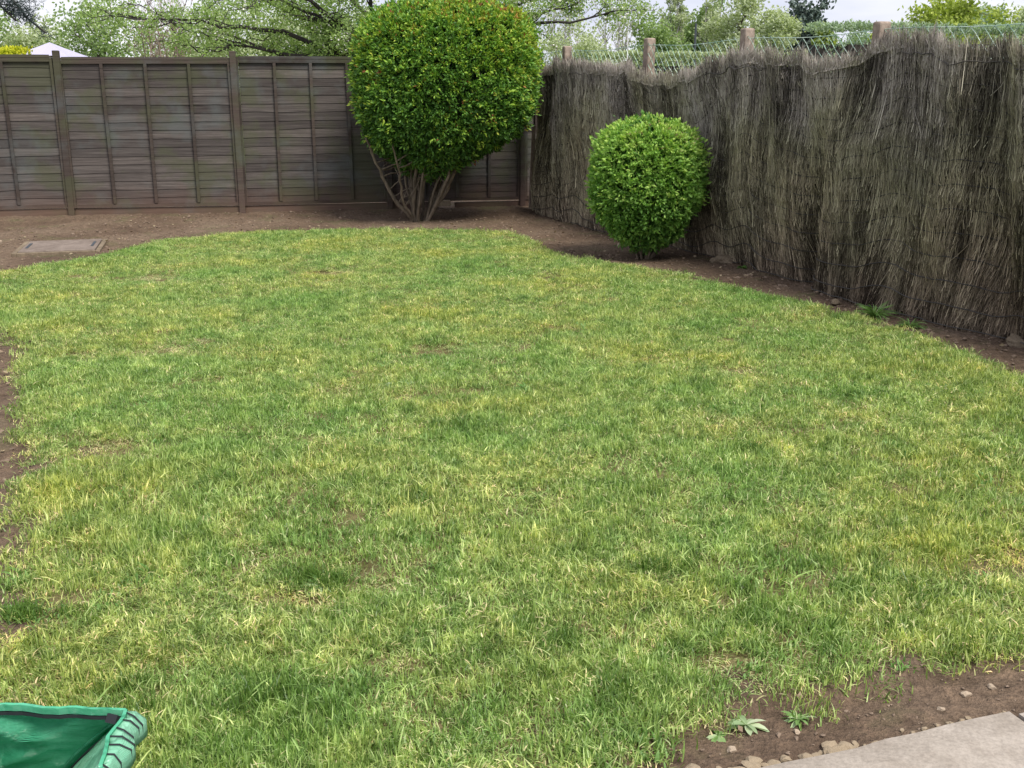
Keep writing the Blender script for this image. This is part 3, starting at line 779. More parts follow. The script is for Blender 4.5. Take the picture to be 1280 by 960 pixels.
i0 = np.arange(nT)[:, None, None] * 9; q = np.array([[r * 3 + j, r * 3 + (j + 1) % 3, r * 3 + 3 + (j + 1) % 3, r * 3 + 3 + j] for r in range(2) for j in range(3)])
Fq = (i0 + q[None]).reshape(-1, 4)
tint = np.clip(.47 + .55 * patch + .65 * fbm(s_ * LEN * 15, t0 * 3.5, 0, 3, 191) + RNG.normal(0, .22, nT) + .14 * (t0 - .4), 0, .88)
tint = np.where(RNG.uniform(0, 1, nT) < .045, RNG.uniform(.86, 1, nT), tint)
tag(mk('twigs', V.reshape(-1, 3) - bo, Fq, M['brushwood'], bs, attrs={'tint': np.repeat(tint, 9)}), kind='stuff')
# fringe of fine tips standing above the top
nF = 9000
s2 = RNG.uniform(-.035, 1.05, nF); base = brush_surf(s2, np.full(nF, .97)); hh = np.abs(RNG.normal(0, .03, nF)) + .01
hh *= np.clip(1 + 1.2 * vnoise(s2 * 90, 0, 0, 4), .2, 2.2)
tip = base + np.stack([RNG.normal(0, .02, nF), RNG.normal(0, .022, nF), hh + .03], 1); mid = (base + tip) / 2 + RNG.normal(0, .008, (nF, 3))
base[:, :2] += NRM[None] * RNG.uniform(-.03, .02, nF)[:, None]
P3 = np.stack([base, mid, tip], 1); rad3 = np.array([.0022, .0016, .0006])[None] * RNG.uniform(.7, 1.4, nF)[:, None]
V = np.empty((nF, 3, 3, 3))
for j in range(3):
    aa = j * 2.0944; V[:, :, j] = P3 + rad3[..., None] * (math.cos(aa) * dxy + math.sin(aa) * nxy)
i0 = np.arange(nF)[:, None, None] * 9; Fq = (i0 + q[None]).reshape(-1, 4)
tag(mk('twig_tips', V.reshape(-1, 3) - bo, Fq, M['brushwood'], bs, attrs={'tint': np.repeat(RNG.uniform(.4, .9, nF), 9)}), kind='stuff')
# tie wires
for k in range(-1, 13):
    t = np.linspace(.012, 1.2, 300); tt = (k - row_wob(t * LEN)) / NROW
    if tt.max() < .03 or tt.min() > .96: continue
    okk = (tt > .02) & (tt < .955); seg = np.flatnonzero(okk)
    a_, b_ = seg[0], seg[-1] + 1
    t, tt = t[a_:b_], np.clip(tt[a_:b_], .02, .955)
    v = brush_surf(t, tt); v[:, :2] += NRM[None] * .030
    V, F = tubes([v - bo], [np.full(len(t), .0042)], 3); mk('tie_wire', V, F, M['tie_wire'], bs)

# ------------------------------------------------------------------ leaves
def leaves(C, Nn, L, W, rng, tint, fold=.25, droop=.2):
    """bent leaves: C centres (base), Nn direction of growth; returns V,F,attr (6 verts, 4 tris... 2 quads each)"""
    n = len(C); Nn = Nn / (np.linalg.norm(Nn, axis=1, keepdims=True) + 1e-9)
    rv = rng.normal(0, 1, (n, 3)); S_ = np.cross(Nn, rv); S_ /= np.linalg.norm(S_, axis=1, keepdims=True) + 1e-9
    U_ = np.cross(S_, Nn)
    L = np.broadcast_to(L, n)[:, None]; W = np.broadcast_to(W, n)[:, None]
    b0 = C; m_ = C + Nn * L * .5 + U_ * L * fold * .4; tip = C + Nn * L - U_ * L * droop * .5
    l_ = m_ - S_ * W * .5 - U_ * W * .18; r_ = m_ + S_ * W * .5 - U_ * W * .18
    V = np.stack([b0, l_, m_, tip, r_], 1).reshape(-1, 3)
    i = np.arange(n)[:, None] * 5
    F = np.concatenate([i + np.array([[0, 2, 3, 1]]), i + np.array([[0, 4, 3, 2]])])
    return V, F, np.repeat(tint, 5)

def shell_points(n, prof_z, prof_r, cx, cy, ysq, rng, pw=2.6, depth=.0, zp=None):
    """points on a clipped rounded-box body of revolution; returns points and outward normals"""
    zs = np.linspace(prof_z[0], prof_z[-1], 400); rs = np.interp(zs, prof_z, prof_r)
    ds = np.sqrt(np.gradient(zs) ** 2 + np.gradient(rs) ** 2) * (rs + .05); cdf = np.cumsum(ds); cdf /= cdf[-1]
    z = np.interp(rng.uniform(0, 1, n), cdf, zs); r = np.interp(z, zs, rs)
    th = rng.uniform(0, 2 * math.pi, n); c, s = np.cos(th), np.sin(th)
    k = (np.abs(c) ** pw + np.abs(s) ** pw) ** (-1 / pw); k = 1 + (k - 1) * .6
    dr = np.interp(z, zs, np.gradient(rs, zs))
    nx, ny, nz = c, s, -np.clip(dr, -3, 3)
    # clipped bush is not a perfect body: broad lumps
    lump = 1 + .05 * fbm(c * 1.6 + 3, s * 1.6 + z, z * 1.3, 3, 5)
    px_ = np.interp(z, prof_z, np.broadcast_to(cx, len(prof_z)) if np.ndim(cx) == 0 else cx) + r * c * k * lump
    py_ = np.interp(z, prof_z, np.broadcast_to(cy, len(prof_z)) if np.ndim(cy) == 0 else cy) + r * s * k * lump * ysq
    Nn = np.stack([nx, ny, nz], 1); Nn /= np.linalg.norm(Nn, axis=1, keepdims=True)
    P_ = np.stack([px_, py_, z], 1)
    P_ -= Nn * (np.abs(rng.normal(0, 1, n)) * depth)[:, None]
    return P_, Nn

def rosettes(P_, Nn, k, L, W, rng, tintf, spread=.9, jit=.012):
    n = len(P_)
    C = np.repeat(P_, k, 0) + rng.normal(0, jit, (n * k, 3)); D_ = np.repeat(Nn, k, 0) + rng.normal(0, spread, (n * k, 3)); D_[:, 2] += .25
    tint = np.repeat(tintf, k) + rng.normal(0, .09, n * k)
    Ls = L * rng.uniform(.65, 1.25, n * k)
    return leaves(C, D_, Ls, W * Ls / L * rng.uniform(.8, 1.2, n * k), rng, np.clip(tint, 0, 1))

def cat(parts):
    V, F, A2, b = [], [], [], 0
    for v, f, a in parts: V.append(v); F.append(f + b); A2.append(a); b += len(v)
    return np.concatenate(V), np.concatenate(F), np.concatenate(A2)

def curve(p0, p1, n, wob, rng, sag=0):
    p0, p1 = np.array(p0, float), np.array(p1, float); t = np.linspace(0, 1, n)[:, None]
    P_ = p0 + (p1 - p0) * t; L = np.linalg.norm(p1 - p0)
    w = np.cumsum(rng.normal(0, 1, (n, 3)), 0); w -= w[0] + (w[-1] - w[0]) * t
    P_ = P_ + w * wob * L / math.sqrt(n); P_[:, 2] += sag * L * 4 * (t * (1 - t))[:, 0]
    return P_

# large clipped shrub
rg = np.random.default_rng(21)
SX, SY = -1.06, 12.55
zt0 = zt(SX, SY)
sh = empty('large_shrub', (SX, SY, zt0)); tag(sh, 'tall clipped shrub with domed crown on splayed stems before the wooden fence', 'shrub')
so = np.array([SX, SY, zt0])
pz = np.array([.42, .55, .70, .85, 1.0, 1.15, 1.35, 1.6, 1.85, 2.05, 2.2, 2.32, 2.40, 2.43])
pr = np.array([.10, .28, .50, .71, .86, .93, .97, 1.0, 1.0, .97, .90, .76, .48, .02])
pz = np.where(pz > 1.2, pz - .04, pz); pr[-5:] = (.95, .86, .68, .40, .02)
pcx = np.interp(pz, [.4, 1.1, 2.4], [-1.02, -.75, -.71]); pcy = np.interp(pz, [.4, 2.4], [12.55, 12.60])
P_, Nn = shell_points(10500, pz, pr, pcx, pcy, .86, rg, depth=.025)
P_ += Nn * (.075 * fbm(P_[:, 0] * 6, P_[:, 1] * 6, P_[:, 2] * 6, 3, 9))[:, None]
keep = rg.uniform(0, 1, len(P_)) < np.interp(P_[:, 2], [.4, .55, .75, 1.0], [.12, .30, .62, 1.0]); P_, Nn = P_[keep], Nn[keep]
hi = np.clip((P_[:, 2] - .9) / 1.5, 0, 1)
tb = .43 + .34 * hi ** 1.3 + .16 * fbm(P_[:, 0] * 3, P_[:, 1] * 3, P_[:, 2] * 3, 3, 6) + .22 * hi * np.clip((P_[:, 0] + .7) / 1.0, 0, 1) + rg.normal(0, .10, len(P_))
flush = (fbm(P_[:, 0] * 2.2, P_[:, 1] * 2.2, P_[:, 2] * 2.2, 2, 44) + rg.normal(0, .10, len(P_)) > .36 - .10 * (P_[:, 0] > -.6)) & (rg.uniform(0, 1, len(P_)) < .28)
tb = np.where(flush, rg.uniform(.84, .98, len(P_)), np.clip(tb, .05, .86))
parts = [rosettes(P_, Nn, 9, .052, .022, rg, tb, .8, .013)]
sp_, sn_ = shell_points(700, pz, pr * 1.02, pcx, pcy, .86, rg, depth=.0); kk_ = sp_[:, 2] > .8
sp_ = sp_[kk_] + sn_[kk_] * rg.uniform(.0, .05, (kk_.sum(), 1)); parts.append(rosettes(sp_, sn_[kk_], 7, .055, .022, rg, rg.uniform(.45, .8, kk_.sum()), .6, .016))
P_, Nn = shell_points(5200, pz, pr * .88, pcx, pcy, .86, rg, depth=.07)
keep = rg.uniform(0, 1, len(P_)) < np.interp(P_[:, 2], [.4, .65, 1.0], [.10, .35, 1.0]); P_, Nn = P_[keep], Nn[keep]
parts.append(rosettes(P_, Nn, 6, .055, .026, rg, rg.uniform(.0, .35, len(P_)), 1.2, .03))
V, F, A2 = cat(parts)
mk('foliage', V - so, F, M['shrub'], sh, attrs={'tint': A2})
# stems: a dozen rising from one stool, one long bare limb on the left
paths, rads = [], []
stems = []
def zc(z, th, k): return (np.interp(z, pz, pcx) + np.interp(z, pz, pr) * math.cos(th) * k, np.interp(z, pz, pcy) + np.interp(z, pz, pr) * .86 * math.sin(th) * k, z)
for i in range(21):
    th = i * 2.4 + rg.uniform(-.3, .3); z = rg.uniform(.85, 1.5); e = zc(z, th, rg.uniform(.3, .75))
    b0 = (SX + .10 * math.cos(th) * rg.uniform(.3, 1), SY + .08 * math.sin(th), zt0 - .04)
    c = curve(b0, e, 12, .05, rg, .02); r = rg.uniform(.014, .030)
    tag_part = tubes([c], [np.linspace(r, r * .35, 12)], 7)
    mk('stem', tag_part[0] - so, tag_part[1], M['bark_shrub'], sh, smooth=True)
    stems.append(c)
for e0, r in (((-1.62, 12.25, .93), .026), ((-1.30, 12.0, .85), .018)):
    c = curve((SX - .06, SY - .05, zt0 - .03), e0, 14, .035, rg, -.04); c[4:9, 0] -= .03
    v = tubes([c], [np.linspace(r, r * .5, 14)], 7); mk('stem', v[0] - so, v[1], M['bark_shrub'], sh, smooth=True); stems.append(c)
for c in stems:
    for k in range(9):
        i = rg.integers(4, len(c)); p = c[i]; th = rg.uniform(0, 6.28); z = min(p[2] + rg.uniform(.1, .5), 2.1)
        e = zc(z, th, rg.uniform(.5, .92)); e = p + (np.array(e) - p) * rg.uniform(.35, .9)
        paths.append(curve(p, e, 6, .08, rg)); rads.append(np.linspace(.008, .003, 6))
V, F = tubes(paths, rads, 4); mk('twigs', V - so, F, M['bark_shrub'], sh)

# small round bush
BX, BY = 1.20, 9.74
rg = np.random.default_rng(22); zb0 = zt(BX, BY)
bu = empty('small_bush', (BX, BY, zb0)); tag(bu, 'small round bright green clipped bush on the soil before the brushwood', 'bush'); so = np.array([BX, BY, zb0])
pz2 = np.array([.06, .12, .22, .35, .55, .75, .92, 1.07, 1.15, 1.19]); pr2 = np.array([.08, .20, .31, .405, .47, .48, .465, .40, .25, .02])
P_, Nn = shell_points(3500, pz2, pr2, BX, BY, .9, rg, depth=.028)
keep = rg.uniform(0, 1, len(P_)) < np.interp(P_[:, 2], [.06, .22, .4], [.10, .5, 1.0]); P_, Nn = P_[keep], Nn[keep]
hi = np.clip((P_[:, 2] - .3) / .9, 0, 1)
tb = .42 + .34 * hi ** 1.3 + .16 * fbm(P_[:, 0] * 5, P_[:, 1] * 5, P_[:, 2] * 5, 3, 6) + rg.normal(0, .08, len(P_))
P_ += Nn * np.clip(.06 * fbm(P_[:, 0] * 9, P_[:, 1] * 9, P_[:, 2] * 9, 2, 3), -.035, .04)[:, None]
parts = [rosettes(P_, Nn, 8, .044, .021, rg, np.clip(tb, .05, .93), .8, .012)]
sp_, sn_ = shell_points(260, pz2, pr2 * 1.06, BX, BY, .9, rg, depth=.0)
parts.append(rosettes(sp_[sp_[:, 2] > .4], sn_[sp_[:, 2] > .4], 6, .045, .02, rg, rg.uniform(.5, .8, (sp_[:, 2] > .4).sum()), .7, .02))
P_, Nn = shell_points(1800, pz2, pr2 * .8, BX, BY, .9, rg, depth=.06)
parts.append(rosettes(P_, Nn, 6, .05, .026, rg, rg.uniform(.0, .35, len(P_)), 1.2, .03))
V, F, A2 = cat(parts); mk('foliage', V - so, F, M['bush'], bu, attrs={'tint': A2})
for i in range(12):
    th = i * 2.4; c = curve((BX + .05 * math.cos(th), BY + .05 * math.sin(th), zb0 - .03), (BX + .36 * math.cos(th), BY + .3 * math.sin(th), rg.uniform(.35, .8)), 8, .05, rg)
    v = tubes([c], [np.linspace(.013, .004, 8)], 6); mk('stem', v[0] - so, v[1], M['bark_shrub'], bu, smooth=True)

# ------------------------------------------------------------------ plants on the ground
def plant(name, x, y, n, L, W, mat, label, cat_, seed, up=.6, z0=None, group=None, th=None, tmin=.3, tmax=1):
    r = np.random.default_rng(seed); z = zt(x, y) if z0 is None else z0
    a = r.uniform(0, 6.283, n) if th is None else th + r.normal(0, .7, n)
    D_ = np.stack([np.cos(a), np.sin(a), r.uniform(.1, 1, n) * up], 1); D_ /= np.linalg.norm(D_, axis=1, keepdims=True)
    Ls = L * r.uniform(.5, 1.1, n); Ws = W * r.uniform(.7, 1.2, n); S_ = np.stack([-np.sin(a), np.cos(a), r.normal(0, .3, n)], 1)
    Vs = []; ts = [0, .25, .55, .8, 1]; ww = [.25, .8, 1, .7, 0]
    for t, w in zip(ts, ww):
        c = D_ * (Ls * t)[:, None]; c[:, 2] += -Ls * .45 * t * t * (1 - r.uniform(0, .6, n) * 0) + .004
        if w: Vs += [c - S_ * (Ws * w / 2)[:, None], c - [0, 0, .002], c + S_ * (Ws * w / 2)[:, None]]
        else: Vs += [c]
    V = np.stack(Vs, 1); k = V.shape[1]; V = V.reshape(-1, 3); b = np.arange(n)[:, None] * k
    Q = []
    for i in range(3):
        for j in (0, 1): Q.append(b + np.array([[i * 3 + j, i * 3 + j + 1, i * 3 + j + 4, i * 3 + j + 3]]))
    T = [b + np.array([[9 + j, 10 + j, 12]]) for j in (0, 1)]
    o = mk(name, V, [np.concatenate(Q), np.concatenate(T)], mat, attrs={'tint': np.repeat(r.uniform(tmin, tmax, n), k)}, smooth=True)
    o.location = (x, y, z); return tag(o, label, cat_, group)
plant('weed', .575, 2.33, 16, .060, .016, M['weed_pale'], 'pale silvery green weed rosette on bare soil near the path', 'weed', 1, .8)
plant('weed', .50, 2.30, 12, .045, .014, M['weed'], 'flat little weed with pale leaves left of the silvery rosette', 'weed', 2, .3)
plant('weed', .71, 2.36, 22, .055, .009, M['weed'], 'yellow green grassy weed tuft on bare soil right of the silvery rosette', 'weed', 3, .9)
plant('weed', -.66, 5.35, 12, .075, .022, M['weed_pale'], 'left pale leafy weed of the pair in the middle of the lawn', 'weed', 4, .9)
plant('weed', -.55, 5.38, 12, .07, .020, M['weed_pale'], 'right pale leafy weed of the pair in the middle of the lawn', 'weed', 5, .9)
plant('weed', -.60, 3.09, 26, .10, .010, M['weed'], 'spidery thin leaved weed beside the bare patch in the near lawn', 'weed', 6, .7)
plant('weed', -.78, 3.50, 5, .055, .018, M['weed_pale'], 'single pale upright leaf standing in the near left lawn', 'weed', 7, 1.6)
plant('weed', -.37, 2.95, 9, .05, .02, M['weed'], 'small broad leaved weed right of the spidery weed', 'weed', 8, .5)
plant('weed_clump', 2.45, 7.16, 120, .24, .006, M['weed'], 'tuft of long green leaves growing at the foot of the brushwood', 'weed', 9, 1.7, tmin=.0, tmax=.75)
plant('weed_clump', 2.60, 6.90, 70, .17, .006, M['weed'], 'shorter green tuft right of the long leaved tuft by the brushwood', 'weed', 10, 1.2, tmin=0, tmax=.7)
plant('weed', 1.98, 9.2, 18, .10, .03, M['weed'], 'dark green little weed beside the rubble block at the brushwood foot', 'weed', 11, 1.0, tmin=0, tmax=.4)
# fallen leaves, beyond counting
n = 460; fx = RNG.uniform(-6, 3, n * 4); fy = RNG.uniform(2.2, 13, n * 4); dd = lawn_d(fx, fy); okk = (np.abs(fx) < fy * .5) & (dd < .05) & (dd > -1.9); fx, fy = fx[okk], fy[okk]
n = len(fx); C = np.stack([fx, fy, terrain(fx, fy) + .012], 1); D_ = np.stack([RNG.normal(0, 1, n), RNG.normal(0, 1, n), RNG.normal(0, .15, n)], 1)
V, F, A2 = leaves(C, D_, RNG.uniform(.02, .045, n) * np.where(fy < 3.5, .5, 1), .02, RNG, RNG.uniform(0, 1, n))
tag(mk('fallen_leaves', V, F, M['leaf_dry'], attrs={'tint': A2}), 'dry brown leaves and twigs littering the soil borders', 'leaves', kind='stuff')

# ------------------------------------------------------------------ garden bag, bottom left
bag = empty('garden_bag', (-1.12, 1.62, 0)); tag(bag, 'open green woven plastic garden waste bag with black rim', 'bag')
bo = np.array([-1.12, 1.62, 0])
# rim corners (world) and bottom corners
RC = np.array([(-1.38, 1.93, .305), (-.768, 1.895, .295), (-.600, 1.42, .285), (-1.36, 1.33, .29)])
BC = np.array([(-1.38, 1.96, .02), (-1.01, 2.02, .02), (-.84, 1.36, .02), (-1.38, 1.30, .02)])
def wall(i, nu=40, nv=34, amp=.014, off=0.0):
    j = (i + 1) % 4; us = np.linspace(0, 1, nu); vs = np.linspace(0, 1, nv)
    U, Vv = np.meshgrid(us, vs); U, Vv = U.ravel()[:, None], Vv.ravel()[:, None]
    rim = RC[i] + (RC[j] - RC[i]) * U; bot = BC[i] + (BC[j] - BC[i]) * U
    p = bot + (rim - bot) * Vv
    e = RC[j] - RC[i]; nn = np.cross([0, 0, 1.0], e); nn /= np.linalg.norm(nn)
    w = np.sin(U[:, 0] * math.pi)
    d = -.05 * w * (1 - .3 * Vv[:, 0]) + amp * 4.2 * fbm(U[:, 0] * 4 + i * 9, Vv[:, 0] * 6 + U[:, 0] * 2, 0, 4, 14) * w
    cr1 = np.abs(vnoise(U[:, 0] * 6 + Vv[:, 0] * 3 + i * 5, Vv[:, 0] * 4 - U[:, 0] * 2, 0, 33)); cr2 = np.abs(vnoise(U[:, 0] * 13 - Vv[:, 0] * 4, Vv[:, 0] * 9 + i * 3, 0, 34))
    d = d + (.030 * cr1 + .012 * cr2 - .012) * w
    p = p + nn[None] * d[:, None]; p[:, 2] += (.012 * w * np.sin(U[:, 0] * 7 + i) + (.022 * w if i == 0 else 0)) * Vv[:, 0]
    return p, us, vs
for i in range(4):
    p, us, vs = wall(i); nu, nv = len(us), len(vs)
    k = np.arange(nv - 1)[:, None] * nu + np.arange(nu - 1)[None]
    F = np.stack([k, k + 1, k + nu + 1, k + nu], -1).reshape(-1, 4)
    o = mk('side_panel', p - bo, F, M['poly_pale_lit'] if i == 1 else M['poly'], bag, smooth=True)
    m_ = o.modifiers.new('thickness', 'SOLIDIFY'); m_.thickness = .002
    if i == 1: o['label'] = 'folded side panel, light shining through it painted as paler green'
    top = p.reshape(nv, nu, 3)[-1]
    def band(z0, z1, mat, nm, lat):
        # flat tape sewn round both faces of the hem
        e = RC[(i + 1) % 4] - RC[i]; nn = np.cross([0, 0, 1.0], e); nn /= np.linalg.norm(nn)
        vs_, fs_ = [], []
        ring = [(lat, z0), (lat, z1), (-lat, z1), (-lat, z0)]
        for (l_, z_) in ring: vs_.append(top + nn * l_ + [0, 0, z_])
        V = np.concatenate(vs_); F = []
        for a in range(4):
            b2 = (a + 1) % 4
            for c in range(nu - 1): F.append((a * nu + c, a * nu + c + 1, b2 * nu + c + 1, b2 * nu + c))
        return mk(nm, V - bo, np.array(F), mat, bag, smooth=False)
    band(-.016, -.009, M['webbing'], 'rim_tape', .003)
    band(-.006, .008, M['poly'], 'hem', .0035)
F = np.array([[0, 1, 2, 3]]); mk('base', BC - bo, F, M['poly'], bag)
# wide folded hem outside the right side panel, laced over with black cord
p, us, vs = wall(1); g = p.reshape(len(vs), len(us), 3)[-1]
nn = np.cross([0, 0, 1.0], RC[2] - RC[1]); nn /= np.linalg.norm(nn)
side = nn if nn[0] > 0 else -nn
wd = .030 + .014 * np.sin(np.linspace(0, 9, len(g))) + .006 * np.sin(np.linspace(1, 31, len(g)))
hin = g + side * .004; hout = g + side[None] * wd[:, None] + np.array([0, 0, -.012])[None] - np.array([0, 0, .006])[None] * np.cos(np.linspace(0, 14, len(g)))[:, None]
V = np.concatenate([hin + [0, 0, .004], (hin + hout) / 2 + [0, 0, .008], hout, hout - [0, 0, .03]]); n_ = len(g)
F = np.array([(a * n_ + k, a * n_ + k + 1, (a + 1) * n_ + k + 1, (a + 1) * n_ + k) for a in range(3) for k in range(n_ - 1)])
hd = mk('folded_hem', V - bo, F, M['poly_pale_lit'], bag, smooth=True); m_ = hd.modifiers.new('thickness', 'SOLIDIFY'); m_.thickness = .002
for k in range(1, 38, 2):
    a = hin[k] + [0, 0, .007]; b2 = hout[min(k + 1 + random.choice((0, 1, 1)), 39)] + [0, 0, .003]; mid = (a + b2) / 2 + [0, 0, .007]; mid[1] += random.uniform(-.004, .004)
    V, F = tubes([np.array([a, mid, b2, b2 - [0, 0, .02]])], [np.array([.0016, .0018, .0018, .0014])], 5); mk('lacing', V - bo, F, M['webbing'], hd)
# doubled seam where the back and right panels are sewn together, with the loose tab of webbing at the corner
for dx_ in (0, .018):
    t = np.linspace(.02, .97, 24)[:, None]; c = BC[1] + (RC[1] - BC[1]) * t + np.array([dx_, -.006 - dx_ * .4, 0]); c[:, 0] -= .02 * np.sin(t[:, 0] * 3.1)
    V, F = tubes([c], [np.full(24, .0028)], 5); mk('seam', V - bo, F, M['webbing'] if dx_ else M['poly'], bag)
V, F = box(-.014, .010, -.002, .002, -.016, .002); o = mk('webbing_tab', V, F, M['webbing'], bag); o.location = RC[1] - bo + np.array([-.02, -.012, .002]); o.rotation_euler = (R(-35), 0, R(-20))

# ------------------------------------------------------------------ trees beyond the fences
def tree(name, label, x, y, h, rad, leafmat, barkmat, nleaf, lsize, seed, h0=.25, flat=1.0, cat_='tree', group=None, gap=.35, trunk=.05, extra=None, conif=False, narrow=1, nl=12, z_lo=None):
    r = np.random.default_rng(seed); root = empty(name, (x, y, -.16)); tag(root, label, cat_, group)
    paths, rads, tips = [], [], []
    tr = h * trunk
    c = curve((0, 0, -.05), (r.normal(0, .06) * rad, r.normal(0, .06) * rad, h * (.95 if conif else .8)), 12, .03, r)
    V, F = tubes([c], [np.linspace(tr, tr * .2, 12)], 8); mk('trunk', V, F, barkmat, root, smooth=True)
    for i in range(nl):
        q = h0 + (1 - h0) * (i / nl) ** .9 * (.95 if conif else .85); k = min(int(q / (.95 if conif else .85) * 11), 11); b0 = c[min(k, 10)]
        th = i * 2.4 + r.uniform(-.4, .4)
        if conif: rr_ = rad * (1 - q) * r.uniform(.8, 1.15) + .1 * rad; dz = -.05 * h * r.uniform(0, 1) + .03 * h
        else: rr_ = rad * math.sqrt(max(.05, 1 - (2 * (q - h0) / (1 - h0) * .85 - .75) ** 2)) * r.uniform(.6, 1.0); dz = h * r.uniform(.04, .22)
        e = b0 + np.array([math.cos(th) * rr_, math.sin(th) * rr_, dz])
        if z_lo is not None: e[2] = max(e[2], z_lo)
        L1 = curve(b0, e, 9, .07, r); paths.append(L1); rads.append(np.linspace(tr * .4, tr * .08, 9))
        for j in range(5):
            s0 = L1[r.integers(3, 9)]; e2 = s0 + r.normal(0, 1, 3) * [rad * .3, rad * .3, h * .09 * flat] + [0, 0, h * .03]
            L2 = curve(s0, e2, 5, .1, r); paths.append(L2); rads.append(np.linspace(tr * .12, tr * .03, 5)); tips += [L2[3], L2[4]]
        tips.append(L1[-1]); tips.append(L1[-3])
    V, F = tubes(paths, rads, 4); mk('branches', V, F, barkmat, root)
    tips = np.array(tips); ci = r.integers(0, len(tips), nleaf); sig = rad * gap * .5
    C = tips[ci] + r.normal(0, 1, (nleaf, 3)) * [sig, sig, sig * .8 * flat]
    C = C[C[:, 2] > .3]; ci = ci[:len(C)]
    D_ = r.normal(0, 1, (len(C), 3)); D_[:, 2] -= .1
    cl = r.uniform(-.22, .22, len(tips))
    V, F, A2 = leaves(C, D_, lsize * r.uniform(.6, 1.3, len(C)), lsize * .62, r, np.clip(.5 + cl[ci] + r.normal(0, .18, len(C)) + .15 * (C[:, 2] / h - .6), 0, 1))
    mk('crown', V, F, leafmat, root, attrs={'tint': A2})
    if extra: extra(root, tips, r)
    return root

def bare(name, label, x, y, h, rad, barkmat, leafmat, nleaf, seed, stems=6, cat_='tree', lsize=.08, group=None, up=1.0):
    """upright twiggy tree, hardly in leaf"""
    r = np.random.default_rng(seed); root = empty(name, (x, y, -.16)); tag(root, label, cat_, group); P_, R_, tips = [], [], []
    for i in range(stems):
        th = i * 2.4; c = curve((.1 * math.cos(th), .1 * math.sin(th), 0), (rad * .6 * math.cos(th), rad * .6 * math.sin(th), h * r.uniform(.75, 1)), 14, .035, r)
        P_.append(c); R_.append(np.linspace(h * .012, h * .002, 14))
        for j in range(16):
            s0 = c[r.integers(3, 14)]; a = r.uniform(0, 6.28); l_ = rad * r.uniform(.25, .7)
            e = s0 + np.array([math.cos(a) * l_, math.sin(a) * l_, l_ * r.uniform(.8, 2.2) * up]); c2 = curve(s0, e, 6, .06, r); P_.append(c2); R_.append(np.linspace(h * .0035, h * .0012, 6))
            for k in range(5):
                s1 = c2[r.integers(1, 6)]; a = r.uniform(0, 6.28); l2 = l_ * .45
                e = s1 + np.array([math.cos(a) * l2, math.sin(a) * l2, l2 * r.uniform(.5, 2) * up]); P_.append(curve(s1, e, 4, .06, r)); R_.append(np.linspace(h * .0016, h * .0008, 4)); tips.append(e)
    V, F = tubes(P_, R_, 3); mk('branches', V, F, barkmat, root)
    tips = np.array(tips); ci = r.integers(0, len(tips), nleaf); C = tips[ci] + r.normal(0, rad * .07, (nleaf, 3))
    V, F, A2 = leaves(C, r.normal(0, 1, (nleaf, 3)), lsize, lsize * .6, r, r.uniform(0, 1, nleaf)); mk('crown', V, F, leafmat, root, attrs={'tint': A2})
    return root

FPX = 1350.0; PIT = math.atan(375 / FPX)
def at(x, y, Y):
    """metres: where the sight line through a photo pixel meets the vertical plane at depth Y (used to survey heights)"""
    u = (x - 640) / FPX; v = (480 - y) / FPX; ry = math.cos(PIT) + v * math.sin(PIT); rz = -math.sin(PIT) + v * math.cos(PIT)
    return u / ry * Y, 1.5 + rz / ry * Y

# blossom tree with long low limbs
r = np.random.default_rng(31)
BTX, BTY = -1.5, 18.2
bt = empty('blossom_tree', (BTX, BTY, -.16)); tag(bt, 'wide low limbed tree in white blossom beyond the wooden fence', 'tree')
c = curve((0, 0, -.05), (-.25, .1, 2.2), 8, .03, r); V, F = tubes([c], [np.linspace(.19, .13, 8)], 10); mk('trunk', V, F, M['bark_dark'], bt, smooth=True)
ends = [(-2.4, -.5, 3.05), (-3.5, -.2, 2.15), (-4.6, .6, 2.9), (-2.2, 1.6, 3.8), (-1.0, -1.2, 4.0), (.3, .8, 4.4), (1.4, -.4, 3.7), (2.5, .3, 2.9), (3.2, .2, 2.75), (1.8, 1.6, 3.6), (-3.2, -1.1, 3.6), (-4.9, -.3, 2.75), (2.9, -.8, 3.3), (-1.6, .8, 2.5), (-3.9, 1.0, 3.5)]
P_, R_, tips = [], [], []
for e in ends:
    b0 = c[r.integers(5, 8)]; L1 = curve(b0, e, 14, .05, r, .04); P_.append(L1); R_.append(np.linspace(.052, .010, 14))
    for j in range(13):
        s0 = L1[r.integers(3, 14)]; L = r.uniform(.4, 1.1); d = r.normal(0, 1, 3) * [1, .8, .45] + (np.array(e) - b0) / np.linalg.norm(np.array(e) - b0) * .8
        L2 = curve(s0, s0 + d / np.linalg.norm(d) * L, 7, .09, r); P_.append(L2); R_.append(np.linspace(.013, .004, 7))
        for k in range(5):
            s1 = L2[r.integers(2, 7)]; d = r.normal(0, 1, 3) * [1, .8, .6]; e3 = s1 + d / np.linalg.norm(d) * r.uniform(.15, .4)
            P_.append(curve(s1, e3, 4, .1, r)); R_.append(np.linspace(.006, .003, 4)); tips += [e3, (s1 + e3) / 2]
V, F = tubes(P_, R_, 5); mk('limbs', V, F, M['bark_dark'], bt)
tips = np.array(tips); n = 52000; ci = r.integers(0, len(tips), n); C = tips[ci] + r.normal(0, .075, (n, 3))
V, F, A2 = leaves(C, r.normal(0, 1, (n, 3)), r.uniform(.035, .06, n), .030, r, np.clip(.45 + r.normal(0, .25, n), 0, 1)); mk('leaves', V, F, M['leaf_blossom'], bt, attrs={'tint': A2})
